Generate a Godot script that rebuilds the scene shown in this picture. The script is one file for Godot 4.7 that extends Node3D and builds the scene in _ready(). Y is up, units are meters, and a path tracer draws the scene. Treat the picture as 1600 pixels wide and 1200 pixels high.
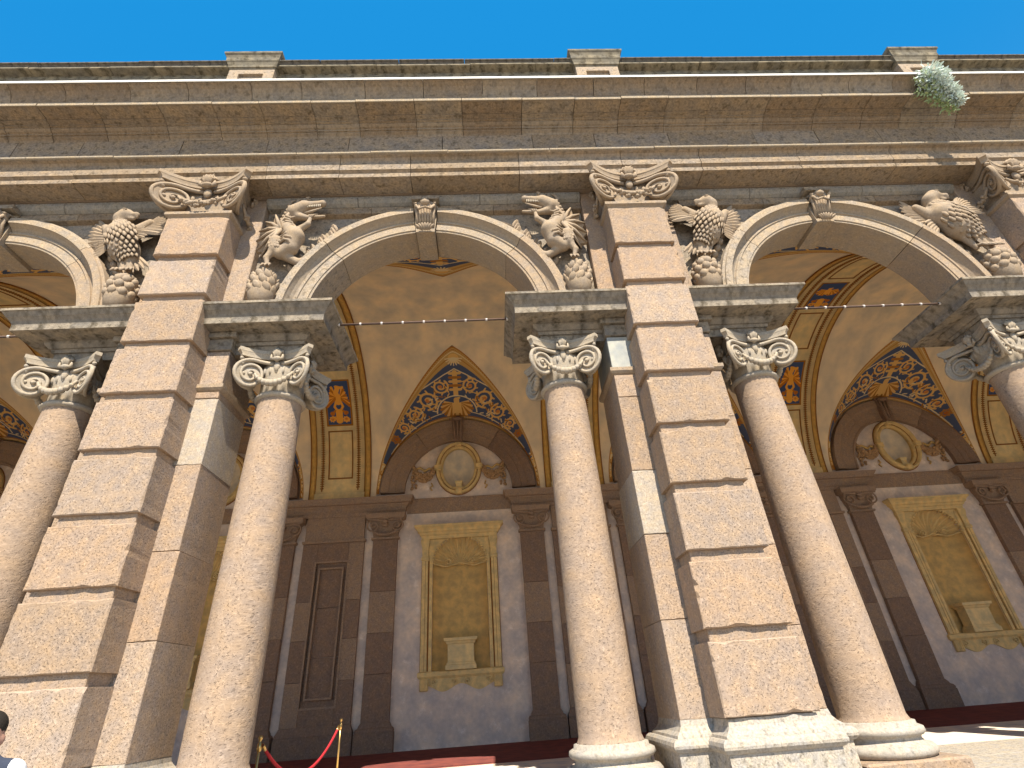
extends Node3D
# A long stone loggia seen from its courtyard. Bays are 9 m wide; y = 0 is the gallery floor.

const BAY := 9.0
var rng := RandomNumberGenerator.new()
var M := {}
var used := {}

# ------------------------------------------------------------------ naming and tagging
func numbered(called: String) -> String:
	if not used.has(called):
		used[called] = 0
		return called
	used[called] += 1
	return "%s_%03d" % [called, used[called]]

func tag(o: Node, label: String, category: String, group := "") -> void:
	o.set_meta("label", label)
	o.set_meta("category", category)
	if group != "":
		o.set_meta("group", group)

func thing(called: String, at: Vector3, label: String, category: String, group := "") -> Node3D:
	var o := Node3D.new()
	o.name = numbered(called)
	add_child(o)
	o.position = at
	tag(o, label, category, group)
	return o

func copy_of(src: Node3D, at: Vector3, label: String, mirror := false) -> Node3D:
	var o: Node3D = src.duplicate()
	var base: String = str(src.name)
	o.name = numbered(base)
	add_child(o)
	o.position = at
	o.scale = Vector3(-1, 1, 1) if mirror else Vector3.ONE
	o.set_meta("label", label)
	return o

func begin(smooth := false) -> SurfaceTool:
	var st := SurfaceTool.new()
	st.begin(Mesh.PRIMITIVE_TRIANGLES)
	st.set_smooth_group(0 if smooth else -1)
	return st

func build(st: SurfaceTool, called: String, mat: Material, parent: Node = null) -> MeshInstance3D:
	st.generate_normals()
	return place(st.commit(), called, mat, parent)

func place(mesh: Mesh, called: String, mat: Material, parent: Node = null) -> MeshInstance3D:
	var o := MeshInstance3D.new()
	o.mesh = mesh
	o.material_override = mat
	if parent == null:
		o.name = numbered(called)
		add_child(o)
	else:
		o.name = called
		parent.add_child(o, true)
	return o

func structure(o: Node) -> Node:
	o.set_meta("kind", "structure")
	return o

# ------------------------------------------------------------------ shapes
func tri(st: SurfaceTool, a: Vector3, b: Vector3, c: Vector3) -> void:
	st.add_vertex(a)
	st.add_vertex(c)
	st.add_vertex(b)

func quad(st: SurfaceTool, a: Vector3, b: Vector3, c: Vector3, d: Vector3) -> void:
	tri(st, a, b, c)
	tri(st, a, c, d)

func cap(st: SurfaceTool, ring: PackedVector3Array, outward: Vector3) -> void:
	var n := outward.normalized()
	var u := n.cross(Vector3.UP if absf(n.y) < 0.9 else Vector3.RIGHT).normalized()
	var v := n.cross(u)
	var flat := PackedVector2Array()
	for p in ring:
		flat.append(Vector2(p.dot(u), p.dot(v)))
	var ids := Geometry2D.triangulate_polygon(flat)
	for i in range(0, ids.size(), 3):
		var a := ring[ids[i]]
		var b := ring[ids[i + 1]]
		var c := ring[ids[i + 2]]
		if (b - a).cross(c - a).dot(n) < 0:
			tri(st, a, c, b)
		else:
			tri(st, a, b, c)

# rings of equal length joined one to the next; outward is found from the rings' own middles
func loft(st: SurfaceTool, rings: Array, closed := true, cap0 := true, cap1 := true) -> void:
	var n: int = rings[0].size()
	var last := n if closed else n - 1
	var vote := 0.0
	for i in rings.size() - 1:
		var mid := Vector3.ZERO
		for p in rings[i]:
			mid += p
		for p in rings[i + 1]:
			mid += p
		mid /= 2.0 * n
		for k in last:
			var a: Vector3 = rings[i][k]
			var b: Vector3 = rings[i][(k + 1) % n]
			var c: Vector3 = rings[i + 1][(k + 1) % n]
			var d: Vector3 = rings[i + 1][k]
			vote += (c - a).cross(d - b).dot((a + b + c + d) * 0.25 - mid)
	for i in rings.size() - 1:
		for k in last:
			var a: Vector3 = rings[i][k]
			var b: Vector3 = rings[i][(k + 1) % n]
			var c: Vector3 = rings[i + 1][(k + 1) % n]
			var d: Vector3 = rings[i + 1][k]
			if vote >= 0:
				quad(st, a, b, c, d)
			else:
				quad(st, a, d, c, b)
	if closed:
		var e := rings.size() - 1
		var m0 := Vector3.ZERO
		var m1 := Vector3.ZERO
		for p in rings[0]:
			m0 += p / n
		for p in rings[1]:
			m1 += p / n
		if cap0:
			cap(st, rings[0], m0 - m1)
		m0 = Vector3.ZERO
		m1 = Vector3.ZERO
		for p in rings[e]:
			m0 += p / n
		for p in rings[e - 1]:
			m1 += p / n
		if cap1:
			cap(st, rings[e], m0 - m1)

func prism_x(st: SurfaceTool, prof: Array, x0: float, x1: float) -> void:
	var a := PackedVector3Array()
	var b := PackedVector3Array()
	for p in prof:
		a.append(Vector3(x0, p[1], p[0]))
		b.append(Vector3(x1, p[1], p[0]))
	loft(st, [a, b])

func prism_z(st: SurfaceTool, poly: Array, z0: float, z1: float) -> void:
	var a := PackedVector3Array()
	var b := PackedVector3Array()
	for p in poly:
		a.append(Vector3(p[0], p[1], z0))
		b.append(Vector3(p[0], p[1], z1))
	loft(st, [a, b])

# a closed (radius, z) outline carried round an arc in the plane of the facade
func arc_sweep(st: SurfaceTool, prof: Array, cx: float, cy: float, a0: float, a1: float, n: int, sy := 1.0) -> void:
	var rings := []
	for i in n + 1:
		var a := deg_to_rad(lerpf(a0, a1, float(i) / n))
		var r := PackedVector3Array()
		for p in prof:
			r.append(Vector3(cx + p[0] * cos(a), cy + p[0] * sin(a) * sy, p[1]))
		rings.append(r)
	loft(st, rings)

func box(st: SurfaceTool, lo: Vector3, hi: Vector3) -> void:
	prism_z(st, [[lo.x, lo.y], [hi.x, lo.y], [hi.x, hi.y], [lo.x, hi.y]], lo.z, hi.z)

# a chamfered block whose corners are a little out of true
func stone(st: SurfaceTool, lo: Vector3, hi: Vector3, bev := 0.018, jit := 0.006) -> void:
	var c := (lo + hi) * 0.5
	var h := (hi - lo) * 0.5
	var v := {}
	for sx in [-1, 1]:
		for sy in [-1, 1]:
			for sz in [-1, 1]:
				var s := Vector3(sx, sy, sz)
				var j := Vector3(rng.randf_range(-jit, jit), rng.randf_range(-jit, jit), rng.randf_range(-jit, jit))
				var e := bev * rng.randf_range(0.7, 1.5)
				for ax in 3:
					var p := h - Vector3(e, e, e)
					p[ax] = h[ax]
					v[[sx, sy, sz, ax]] = c + p * s + j
	for ax in 3:
		var b := (ax + 1) % 3
		var d := (ax + 2) % 3
		for s in [-1, 1]:
			var f := []
			for k in [[-1, -1], [1, -1], [1, 1], [-1, 1]]:
				var q := [0, 0, 0]
				q[ax] = s
				q[b] = k[0]
				q[d] = k[1]
				f.append(v[[q[0], q[1], q[2], ax]])
			out_poly(st, f, c)
		for k in [[-1, -1], [1, -1], [1, 1], [-1, 1]]:
			var f := []
			for s in [-1, 1]:
				var q := [0, 0, 0]
				q[ax] = s
				q[b] = k[0]
				q[d] = k[1]
				if s < 0:
					f.append(v[[q[0], q[1], q[2], b]])
					f.append(v[[q[0], q[1], q[2], d]])
				else:
					f.append(v[[q[0], q[1], q[2], d]])
					f.append(v[[q[0], q[1], q[2], b]])
			out_poly(st, f, c)
	for sx in [-1, 1]:
		for sy in [-1, 1]:
			for sz in [-1, 1]:
				out_poly(st, [v[[sx, sy, sz, 0]], v[[sx, sy, sz, 1]], v[[sx, sy, sz, 2]]], c)

# a hewn block seen from the front: its face edges are worn and nicked
func hewn(st: SurfaceTool, lo: Vector3, hi: Vector3, wear := 0.02) -> void:
	var rim0 := PackedVector3Array()
	var rim1 := PackedVector3Array()
	var back := PackedVector3Array()
	var n := 11
	var cs := [Vector2(lo.x, lo.y), Vector2(hi.x, lo.y), Vector2(hi.x, hi.y), Vector2(lo.x, hi.y)]
	var mid := Vector2(lo.x + hi.x, lo.y + hi.y) * 0.5
	for e in 4:
		var a: Vector2 = cs[e]
		var b: Vector2 = cs[(e + 1) % 4]
		var inn := Vector2(-(b - a).y, (b - a).x).normalized()
		for i in n:
			var t := i / float(n)
			var p := a.lerp(b, t)
			var w := wear * rng.randf_range(0.5, 1.2)
			if rng.randf() < 0.10:
				w *= rng.randf_range(1.6, 2.8)
			var q := p + inn * w
			if i == 0:
				q = p + (mid - p).normalized() * w * 2.0
			var o := p + inn * w * 0.22
			rim0.append(Vector3(q.x, q.y, hi.z + rng.randf_range(-0.003, 0.003)))
			rim1.append(Vector3(o.x, o.y, hi.z - w * 0.9))
			back.append(Vector3(p.x, p.y, lo.z))
	loft(st, [back, rim1, rim0])

func out_poly(st: SurfaceTool, f: Array, c: Vector3) -> void:
	var n: Vector3 = (f[1] - f[0]).cross(f[2] - f[0])
	if n.dot(f[0] - c) < 0:
		f.reverse()
	for i in range(1, f.size() - 1):
		tri(st, f[0], f[i], f[i + 1])

# mouldings that run round a rectangle: profile of [offset, y]
func rect_lathe(st: SurfaceTool, x0: float, x1: float, z0: float, z1: float, prof: Array) -> void:
	var rings := []
	for p in prof:
		var o: float = p[0]
		rings.append(PackedVector3Array([Vector3(x0 - o, p[1], z1 + o), Vector3(x1 + o, p[1], z1 + o), Vector3(x1 + o, p[1], z0 - o), Vector3(x0 - o, p[1], z0 - o)]))
	loft(st, rings)

func lathe(st: SurfaceTool, c: Vector3, prof: Array, seg := 32) -> void:
	var rings := []
	for p in prof:
		var r := PackedVector3Array()
		for k in seg:
			var a := TAU * k / seg
			r.append(c + Vector3(p[0] * sin(a), p[1], p[0] * cos(a)))
		rings.append(r)
	loft(st, rings)

func tube(st: SurfaceTool, path: Array, radii: Array, seg := 6, flat := 1.0) -> void:
	var rings := []
	var prev := Vector3.ZERO
	for i in path.size():
		var t: Vector3 = (path[mini(i + 1, path.size() - 1)] - path[maxi(i - 1, 0)]).normalized()
		var u := prev - t * prev.dot(t)
		if u.length() < 0.01:
			u = t.cross(Vector3(0.13, 0.2, 0.97))
			if u.length() < 0.05:
				u = t.cross(Vector3.RIGHT)
		u = u.normalized()
		prev = u
		var w := t.cross(u)
		var r: float = radii[mini(i, radii.size() - 1)]
		var ring := PackedVector3Array()
		for k in seg:
			var a := TAU * k / seg
			ring.append(path[i] + u * cos(a) * r + w * sin(a) * r * flat)
		rings.append(ring)
	loft(st, rings)

func blob(st: SurfaceTool, c: Vector3, r: Vector3, bas := Basis.IDENTITY, lat := 5, lon := 8) -> void:
	var rings := []
	for i in lat + 1:
		var a := PI * (i + 0.02) / (lat + 0.04)
		var ring := PackedVector3Array()
		for k in lon:
			var b := TAU * k / lon
			ring.append(c + bas * (r * Vector3(sin(a) * cos(b), cos(a), sin(a) * sin(b))))
		rings.append(ring)
	loft(st, rings, true, false, false)

# pointed flat blade: a feather or a leaf
func blade(st: SurfaceTool, a: Vector3, b: Vector3, w: float, nrm: Vector3, thick := 0.03) -> void:
	var t := (b - a).normalized()
	var s := t.cross(nrm).normalized() * w
	var n := nrm.normalized() * thick
	var rings := []
	for q in [[0.0, 0.55], [0.35, 1.0], [0.75, 0.9], [0.95, 0.45], [1.0, 0.1]]:
		var p: Vector3 = a.lerp(b, q[0])
		rings.append(PackedVector3Array([p - s * q[1], p + n * q[1], p + s * q[1], p - n]))
	loft(st, rings)

# surface nets over a smooth union of tapered capsules [a, b, ra, rb]
func nets(st: SurfaceTool, bones: Array, cell: float, k: float) -> void:
	var lo := Vector3.ONE * 1e9
	var hi := -lo
	for b in bones:
		var m: float = maxf(b[2], b[3]) + cell * 2
		for p in [b[0], b[1]]:
			lo = lo.min(p - Vector3.ONE * m)
			hi = hi.max(p + Vector3.ONE * m)
	var nx := int(ceil((hi.x - lo.x) / cell)) + 1
	var ny := int(ceil((hi.y - lo.y) / cell)) + 1
	var nz := int(ceil((hi.z - lo.z) / cell)) + 1
	var f := PackedFloat32Array()
	f.resize(nx * ny * nz)
	f.fill(1.0)
	for b in bones:
		var a0: Vector3 = b[0]
		var ab: Vector3 = b[1] - a0
		var l2 := maxf(ab.length_squared(), 1e-6)
		var ra: float = b[2]
		var rb: float = b[3]
		var mm := maxf(ra, rb) + k + cell * 2
		var l := ((b[0] as Vector3).min(b[1]) - Vector3.ONE * mm - lo) / cell
		var h := ((b[0] as Vector3).max(b[1]) + Vector3.ONE * mm - lo) / cell
		for z in range(maxi(0, int(l.z)), mini(nz, int(h.z) + 1)):
			for y in range(maxi(0, int(l.y)), mini(ny, int(h.y) + 1)):
				for x in range(maxi(0, int(l.x)), mini(nx, int(h.x) + 1)):
					var p := lo + Vector3(x, y, z) * cell - a0
					var t := clampf(p.dot(ab) / l2, 0.0, 1.0)
					var d := (p - ab * t).length() - lerpf(ra, rb, t)
					var i := (z * ny + y) * nx + x
					var e := f[i]
					var hh := maxf(k - absf(d - e), 0.0) / k
					f[i] = minf(d, e) - hh * hh * k * 0.25
	var vid := {}
	var vs := PackedVector3Array()
	var off := [0, 1, nx, nx + 1, nx * ny, nx * ny + 1, nx * ny + nx, nx * ny + nx + 1]
	for z in nz - 1:
		for y in ny - 1:
			for x in nx - 1:
				var i := (z * ny + y) * nx + x
				var neg := 0
				for o in off:
					if f[i + o] < 0:
						neg += 1
				if neg == 0 or neg == 8:
					continue
				var s := Vector3.ZERO
				var c := 0
				for e in [[0, 1], [2, 3], [4, 5], [6, 7], [0, 2], [1, 3], [4, 6], [5, 7], [0, 4], [1, 5], [2, 6], [3, 7]]:
					var p := f[i + off[e[0]]]
					var q := f[i + off[e[1]]]
					if (p < 0) != (q < 0):
						var t := p / (p - q)
						var A := Vector3(e[0] & 1, (e[0] >> 1) & 1, e[0] >> 2)
						var B := Vector3(e[1] & 1, (e[1] >> 1) & 1, e[1] >> 2)
						s += A.lerp(B, t)
						c += 1
				vid[i] = vs.size()
				vs.append(lo + (Vector3(x, y, z) + s / c) * cell)
	for i in vid:
		var x: int = i % nx
		var y: int = (i / nx) % ny
		var z: int = i / (nx * ny)
		if x == 0 or y == 0 or z == 0:
			continue
		for e in [[1, nx, nx * ny], [nx, nx * ny, 1], [nx * ny, 1, nx]]:
			var p := f[i]
			var q := f[i + e[0]]
			if (p < 0) != (q < 0):
				var a: int = i
				var b: int = i - e[1]
				var c: int = i - e[1] - e[2]
				var d: int = i - e[2]
				if vid.has(b) and vid.has(c) and vid.has(d):
					if p < 0:
						quad(st, vs[vid[c]], vs[vid[d]], vs[vid[a]], vs[vid[b]])
					else:
						quad(st, vs[vid[c]], vs[vid[b]], vs[vid[a]], vs[vid[d]])

# ------------------------------------------------------------------ textures and materials
func noise(n: int, freq: float, octaves: int, sd: int, kind := FastNoiseLite.TYPE_SIMPLEX_SMOOTH) -> PackedByteArray:
	var f := FastNoiseLite.new()
	f.seed = sd
	f.noise_type = kind
	f.frequency = freq
	f.fractal_octaves = octaves
	return f.get_seamless_image(n, n).get_data()

# stone: mottled tone, veins, pits and (optionally) dark growth; returns [colour, normal]
func stone_textures(n: int, sd: int, mottle: float, pits: float, vein: float, growth: float, tint: Color, grain: float, level := 0.82, cloud := -1.0) -> Array:
	if cloud < 0:
		cloud = mottle * 0.45
	var big := noise(n, 0.006, 3, sd)
	var mid := noise(n, 0.03, 4, sd + 1)
	var fine := noise(n, 0.14, 3, sd + 2)
	var cell := noise(n, 0.045, 2, sd + 3)
	var warp := noise(n, 0.008, 3, sd + 4)
	var grow := noise(n, 0.012, 5, sd + 5)
	var out := PackedByteArray()
	out.resize(n * n * 3)
	var hgt := PackedByteArray()
	hgt.resize(n * n)
	for y in n:
		for x in n:
			var i := y * n + x
			var b := big[i] / 255.0 - 0.5
			var m := mid[i] / 255.0 - 0.5
			var f := fine[i] / 255.0 - 0.5
			var v := level + b * cloud + m * mottle + f * grain
			var h := 0.62 + f * 0.28 + m * 0.30
			var pit := cell[i] / 255.0
			if pit < 0.30 and f < 0.12:
				var k := clampf((0.30 - pit) * 9.0, 0, 1) * pits
				v -= 0.12 * k
				h -= 0.5 * k
			if vein > 0:
				var s := sin((x + y * 2.0) * TAU / n * 3.0 + (warp[i] / 255.0 - 0.5) * 14.0)
				v += vein * maxf(s - 0.90, 0) * 7.0
				v -= vein * maxf(-s - 0.75, 0) * 0.3
			var c := Color(v * (1.0 + b * 0.05), v, v * (1.0 - b * 0.10))
			if growth > 0:
				var g := clampf((grow[i] / 255.0 + f * 0.35 - (0.72 - growth * 0.3)) * 3.2, 0, 1)
				c = c.lerp(Color(tint.r * v, tint.g * v, tint.b * v), g * 0.8)
			out[i * 3] = int(clampf(c.r, 0, 1) * 255)
			out[i * 3 + 1] = int(clampf(c.g, 0, 1) * 255)
			out[i * 3 + 2] = int(clampf(c.b, 0, 1) * 255)
			hgt[i] = int(clampf(h, 0, 1) * 255)
	var im := Image.create_from_data(n, n, false, Image.FORMAT_RGB8, out)
	im.generate_mipmaps()
	var hm := Image.create_from_data(n, n, false, Image.FORMAT_L8, hgt)
	hm.convert(Image.FORMAT_RGBA8)
	hm.bump_map_to_normal_map(7.0)
	hm.generate_mipmaps()
	return [ImageTexture.create_from_image(im), ImageTexture.create_from_image(hm)]

func mat(lin: Color, tex: Array, tile: float, bump := 1.0, rough := 0.92) -> StandardMaterial3D:
	var m := StandardMaterial3D.new()
	m.albedo_color = lin.linear_to_srgb()
	m.roughness = rough
	m.metallic_specular = 0.25
	if tex.size() > 0:
		m.albedo_texture = tex[0]
		m.uv1_triplanar = true
		m.uv1_world_triplanar = true
		m.uv1_scale = Vector3.ONE / tile
		m.uv1_offset = Vector3(rng.randf(), rng.randf(), rng.randf())
		if bump > 0:
			m.normal_enabled = true
			m.normal_texture = tex[1]
			m.normal_scale = bump
	return m

func make_materials() -> void:
	var rough := stone_textures(1024, 11, 0.11, 1.0, 0.13, 0.0, Color.BLACK, 0.11, 0.82, 0.06)
	var weath := stone_textures(1024, 31, 0.20, 0.8, 0.08, 0.30, Color(0.62, 0.61, 0.58), 0.14)
	var liche := stone_textures(512, 51, 0.16, 0.6, 0.0, 0.42, Color(0.56, 0.55, 0.52), 0.16, 0.82, 0.22)
	var plast := stone_textures(512, 71, 0.05, 0.0, 0.0, 0.0, Color.BLACK, 0.03, 0.92, 0.16)
	var salty := stone_textures(1024, 91, 0.07, 0.0, 0.0, 0.22, Color(1.10, 1.13, 1.16), 0.05, 0.86, 0.16)
	M.block = []
	for c in [Color(0.54, 0.405, 0.30), Color(0.50, 0.37, 0.265), Color(0.565, 0.435, 0.33), Color(0.51, 0.39, 0.295), Color(0.545, 0.395, 0.28)]:
		M.block.append(mat(c, rough, 1.7, 1.1))
	M.core = mat(Color(0.52, 0.39, 0.285), rough, 1.3, 1.0)
	M.shaft = mat(Color(0.53, 0.395, 0.29), rough, 2.3, 1.0)
	M.base = mat(Color(0.60, 0.54, 0.46), weath, 1.2, 0.8)
	M.pale = mat(Color(0.44, 0.445, 0.41), plast, 1.5, 0.3)
	M.patch = mat(Color(0.60, 0.51, 0.41), rough, 1.5, 0.6)
	M.carved = mat(Color(0.50, 0.39, 0.28), rough, 1.4, 0.45)
	M.carved_pale = mat(Color(0.56, 0.48, 0.375), rough, 1.4, 0.4)
	M.arch = [mat(Color(0.53, 0.425, 0.31), rough, 1.9, 0.5), mat(Color(0.50, 0.385, 0.275), rough, 1.6, 0.5), mat(Color(0.52, 0.43, 0.33), weath, 1.6, 0.5)]
	M.cornice = [mat(Color(0.41, 0.315, 0.22), weath, 2.1, 0.8), mat(Color(0.44, 0.345, 0.245), weath, 2.4, 0.8), mat(Color(0.38, 0.285, 0.195), weath, 1.9, 0.8), mat(Color(0.45, 0.365, 0.27), weath, 2.7, 0.8)]
	M.archi = [mat(Color(0.44, 0.34, 0.24), weath, 2.0, 0.7), mat(Color(0.42, 0.32, 0.22), weath, 2.3, 0.7), mat(Color(0.46, 0.365, 0.27), weath, 2.6, 0.7)]
	M.sunlit_fillet = mat(Color(0.50, 0.41, 0.30), rough, 1.6, 0.5)  # paler copy of the cornice stone, imitating sunlight on the thin ledges
	M.torus = mat(Color(0.42, 0.385, 0.33), weath, 1.6, 0.6)
	M.lichen = mat(Color(0.20, 0.18, 0.15), liche, 0.7, 0.8)
	M.wall = mat(Color(0.46, 0.385, 0.30), weath, 2.3, 0.6)
	M.impost = mat(Color(0.40, 0.34, 0.265), liche, 1.4, 0.7)
	M.rail = [mat(Color(0.36, 0.31, 0.22), liche, 1.3, 0.7), mat(Color(0.31, 0.27, 0.20), liche, 1.6, 0.7)]
	M.post = mat(Color(0.54, 0.43, 0.32), weath, 1.2, 0.5)
	M.brown = mat(Color(0.38, 0.255, 0.18), rough, 2.6, 0.3)
	M.brown2 = mat(Color(0.50, 0.35, 0.24), rough, 2.2, 0.3)
	M.mauve = mat(Color(0.92, 0.77, 0.65), salty, 5.0, 0.12)
	M.tymp = mat(Color(0.82, 0.72, 0.56), plast, 2.0, 0.1)
	M.vault = mat(Color(0.92, 0.75, 0.51), plast, 4.0, 0.1)
	M.cream = mat(Color(0.86, 0.66, 0.33), plast, 1.6, 0.1)
	M.gold = mat(Color(0.68, 0.40, 0.11), plast, 0.9, 0.2)
	M.line = mat(Color(0.28, 0.12, 0.03), [], 1.0)
	M.ochre = mat(Color(0.82, 0.60, 0.27), plast, 1.1, 0.15)
	M.ochre2 = mat(Color(0.70, 0.47, 0.18), plast, 1.3, 0.15)
	M.grapes = mat(Color(0.50, 0.32, 0.17), plast, 0.5, 0.1)
	M.grey = mat(Color(0.30, 0.25, 0.20), plast, 0.8, 0.1)
	M.floor = mat(Color(0.88, 0.76, 0.64), plast, 1.7, 0.1, 0.7)
	M.carpet = mat(Color(0.24, 0.075, 0.065), plast, 1.7, 0.1, 0.9)
	M.gravel = mat(Color(0.48, 0.425, 0.355), rough, 0.9, 1.0)
	M.steel = mat(Color(0.11, 0.075, 0.06), [], 1.0, 0.0, 0.6)
	M.collar = mat(Color(0.62, 0.58, 0.54), [], 1.0, 0.0, 0.5)
	M.lead = mat(Color(0.78, 0.77, 0.74), [], 1.0, 0.0, 0.6)
	M.brass = mat(Color(0.62, 0.42, 0.16), [], 1.0, 0.0, 0.28)
	M.brass.metallic = 0.9
	M.rope = mat(Color(0.42, 0.03, 0.04), [], 1.0, 0.0, 0.8)
	M.leaf = mat(Color(0.64, 0.71, 0.64), [], 1.0, 0.0, 0.7)
	M.leaf_green = mat(Color(0.36, 0.44, 0.22), [], 1.0, 0.0, 0.7)

# ------------------------------------------------------------------ painted panels (flat pictures on the vault)
var pic: Image

func dab(x: float, y: float, r: float, c: Color) -> void:
	var n := pic.get_width()
	var h := pic.get_height()
	for j in range(maxi(0, int(y - r)), mini(h, int(y + r) + 2)):
		for i in range(maxi(0, int(x - r)), mini(n, int(x + r) + 2)):
			if Vector2(i - x, j - y).length() <= r:
				pic.set_pixel(i, j, c)

func stroke(pts: Array, r: float, c: Color) -> void:
	for i in pts.size() - 1:
		var a: Vector2 = pts[i]
		var b: Vector2 = pts[i + 1]
		var n := int(a.distance_to(b) / maxf(r * 0.6, 0.7)) + 1
		for k in n + 1:
			var p := a.lerp(b, float(k) / n)
			dab(p.x, p.y, r, c)

func scroll(c: Vector2, r: float, start: float, dir: float, w: float, col: Color) -> void:
	var pts := []
	for i in 60:
		var t := i / 59.0
		pts.append(c + Vector2.from_angle(start + dir * t * TAU * 1.9) * r * pow(1.0 - t, 0.8))
	stroke(pts, w, col)
	for i in range(3, 36, 4):
		var p: Vector2 = pts[i]
		var o := (p - c).normalized()
		stroke([p, p + o.rotated(dir * 0.7) * r * 0.34], w * 0.8, col)
	dab(c.x, c.y, w * 1.9, col.lerp(Color(0.72, 0.34, 0.16), 0.5))

func bird(c: Vector2, s: float, g: Color, d: Color) -> void:
	for m in [-1, 1]:
		for i in 9:
			var a := lerpf(-0.5, 1.25, i / 8.0)
			var e := c + Vector2(m * cos(a), sin(a)) * s * (1.0 - 0.25 * absf(a - 0.2))
			stroke([c + Vector2(m * s * 0.2, -s * 0.25), e], s * 0.085, g if i % 2 == 0 else d)
	stroke([c + Vector2(0, -s * 0.55), c + Vector2(0, s * 0.45)], s * 0.17, g)
	stroke([c + Vector2(0, -s * 0.6), c + Vector2(s * 0.17, -s * 0.68)], s * 0.08, g)
	stroke([c + Vector2(-s * 0.15, s * 0.5), c + Vector2(-s * 0.25, s * 0.75)], s * 0.06, d)
	stroke([c + Vector2(s * 0.15, s * 0.5), c + Vector2(s * 0.25, s * 0.75)], s * 0.06, d)

# the groin of the cross vault and the rim of the lunette below it, by angle
func groin(th: float) -> Vector3:
	var y := 8.1 + 4.47 * sin(th)
	var x := 3.14 * pow(absf(cos(th)), 1.4) * signf(cos(th))
	var s := clampf((y - 7.78) / 5.15, 0, 1)
	return Vector3(x, y, -6.65 - 5.15 * sqrt(1 - s * s))

func rim(th: float) -> Vector3:
	return Vector3(3.02 * cos(th), 8.1 + 3.02 * sin(th), -11.74)

func web(th: float, t: float) -> Vector3:
	return rim(th).lerp(groin(th), t)

func unrolled(th: float, t: float) -> Vector2:
	var a := rim(th)
	var b := groin(th)
	var p := a.lerp(b, t)
	return Vector2(256 + p.x * 78, 500 - (a.y + t * a.distance_to(b) - 8.1) * 73)

func spandrel_picture() -> ImageTexture:
	var blue := Color(0.32, 0.36, 0.46)
	var g := Color(0.88, 0.71, 0.43)
	var d := Color(0.68, 0.46, 0.22)
	var pale := Color(0.88, 0.80, 0.62)
	pic = Image.create(512, 512, false, Image.FORMAT_RGB8)
	pic.fill(blue)
	# bunched foliage in the two feet
	for m in [0.0, 1.0]:
		for i in 90:
			var th := rng.randf_range(0.02, 0.34)
			if m > 0:
				th = PI - th
			var p := unrolled(th, rng.randf_range(0.15, 0.8))
			stroke([p, p + Vector2.from_angle(rng.randf() * TAU) * 9], 2.2, [g, d, pale][i % 3])
	# inner frame
	var fr := []
	for i in 41:
		fr.append(unrolled(lerpf(0.52, PI - 0.52, i / 40.0), 0.13))
	stroke(fr, 1.7, pale)
	for m in [-1, 1]:
		var top := Vector2(256 + m * 34, 118)
		stroke([Vector2(256 + m * 196, 312), Vector2(256 + m * 104, 172), top, Vector2(256, 96)], 1.8, pale)
	# lunette with the bird
	var arc := []
	for i in 25:
		arc.append(Vector2(256, 252) + Vector2.from_angle(PI + PI * i / 24.0) * Vector2(62, 62))
	# scrolls
	for m in [-1, 1]:
		scroll(Vector2(256 + m * 88, 208), 31, PI * 0.5, m, 3.4, g)
		scroll(Vector2(256 + m * 128, 256), 25, -PI * 0.5, -m, 3.0, g)
		scroll(Vector2(256 + m * 164, 300), 18, PI * 0.5, m, 2.6, g)
		scroll(Vector2(256 + m * 46, 158), 25, -PI * 0.3, -m, 3.0, g)
		scroll(Vector2(256 + m * 188, 336), 12, 0.3, -m, 2.3, d)
		for i in 44:
			var p := Vector2(256 + m * rng.randf_range(14, 150), 0)
			p.y = 150 + absf(p.x - 256) * 0.85 + rng.randf_range(-22, 46)
			stroke([p, p + Vector2.from_angle(rng.randf() * TAU) * 10], 2.0, [g, d, pale][i % 3])
		for i in 7:
			var q := unrolled((0.78 if m > 0 else PI - 0.78) + rng.randf_range(-0.08, 0.08), rng.randf_range(0.62, 0.78))
			stroke([q, q + Vector2.from_angle(rng.randf() * TAU) * 8], 2.0, g)
	stroke([Vector2(256, 190), Vector2(256, 108)], 7.5, g)
	for y in [112, 126, 140, 154, 168]:
		stroke([Vector2(240, y), Vector2(272, y)], 4.2, g if y % 4 == 0 else d)
	for j in range(190, 254):
		for i in range(194, 319):
			if Vector2(i - 256, j - 252).length() < 61:
				pic.set_pixel(i, j, blue)
	stroke(arc, 2.2, pale)
	bird(Vector2(256, 232), 50, g, d)
	# gilt border against the groin and against the arch below
	for e in 60:
		var t := 0.80 + e * 0.2 / 59.0
		var c := g.darkened(0.12)
		if t > 0.985 or (t > 0.865 and t < 0.88):
			c = d
		elif t > 0.93 and t < 0.945:
			c = pale
		var ln := []
		for i in 81:
			ln.append(unrolled(PI * i / 80.0, t))
		stroke(ln, 1.6, c)
	for i in 120:
		var q := unrolled(PI * (i + 0.5) / 120.0, 0.96)
		dab(q.x, q.y, 1.6, d)
	for t in [0.0, 0.02, 0.04, 0.06]:
		var ln := []
		for i in 81:
			ln.append(unrolled(PI * i / 80.0, t))
		stroke(ln, 1.8, g if t < 0.05 else d)
	dab(256, 62, 16, g)
	for i in 9:
		var a := lerpf(0.2, PI - 0.2, i / 8.0)
		stroke([Vector2(256, 60), Vector2(256, 60) + Vector2.from_angle(a) * 25], 2.0, pale)
	pic.generate_mipmaps()
	return ImageTexture.create_from_image(pic)

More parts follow.
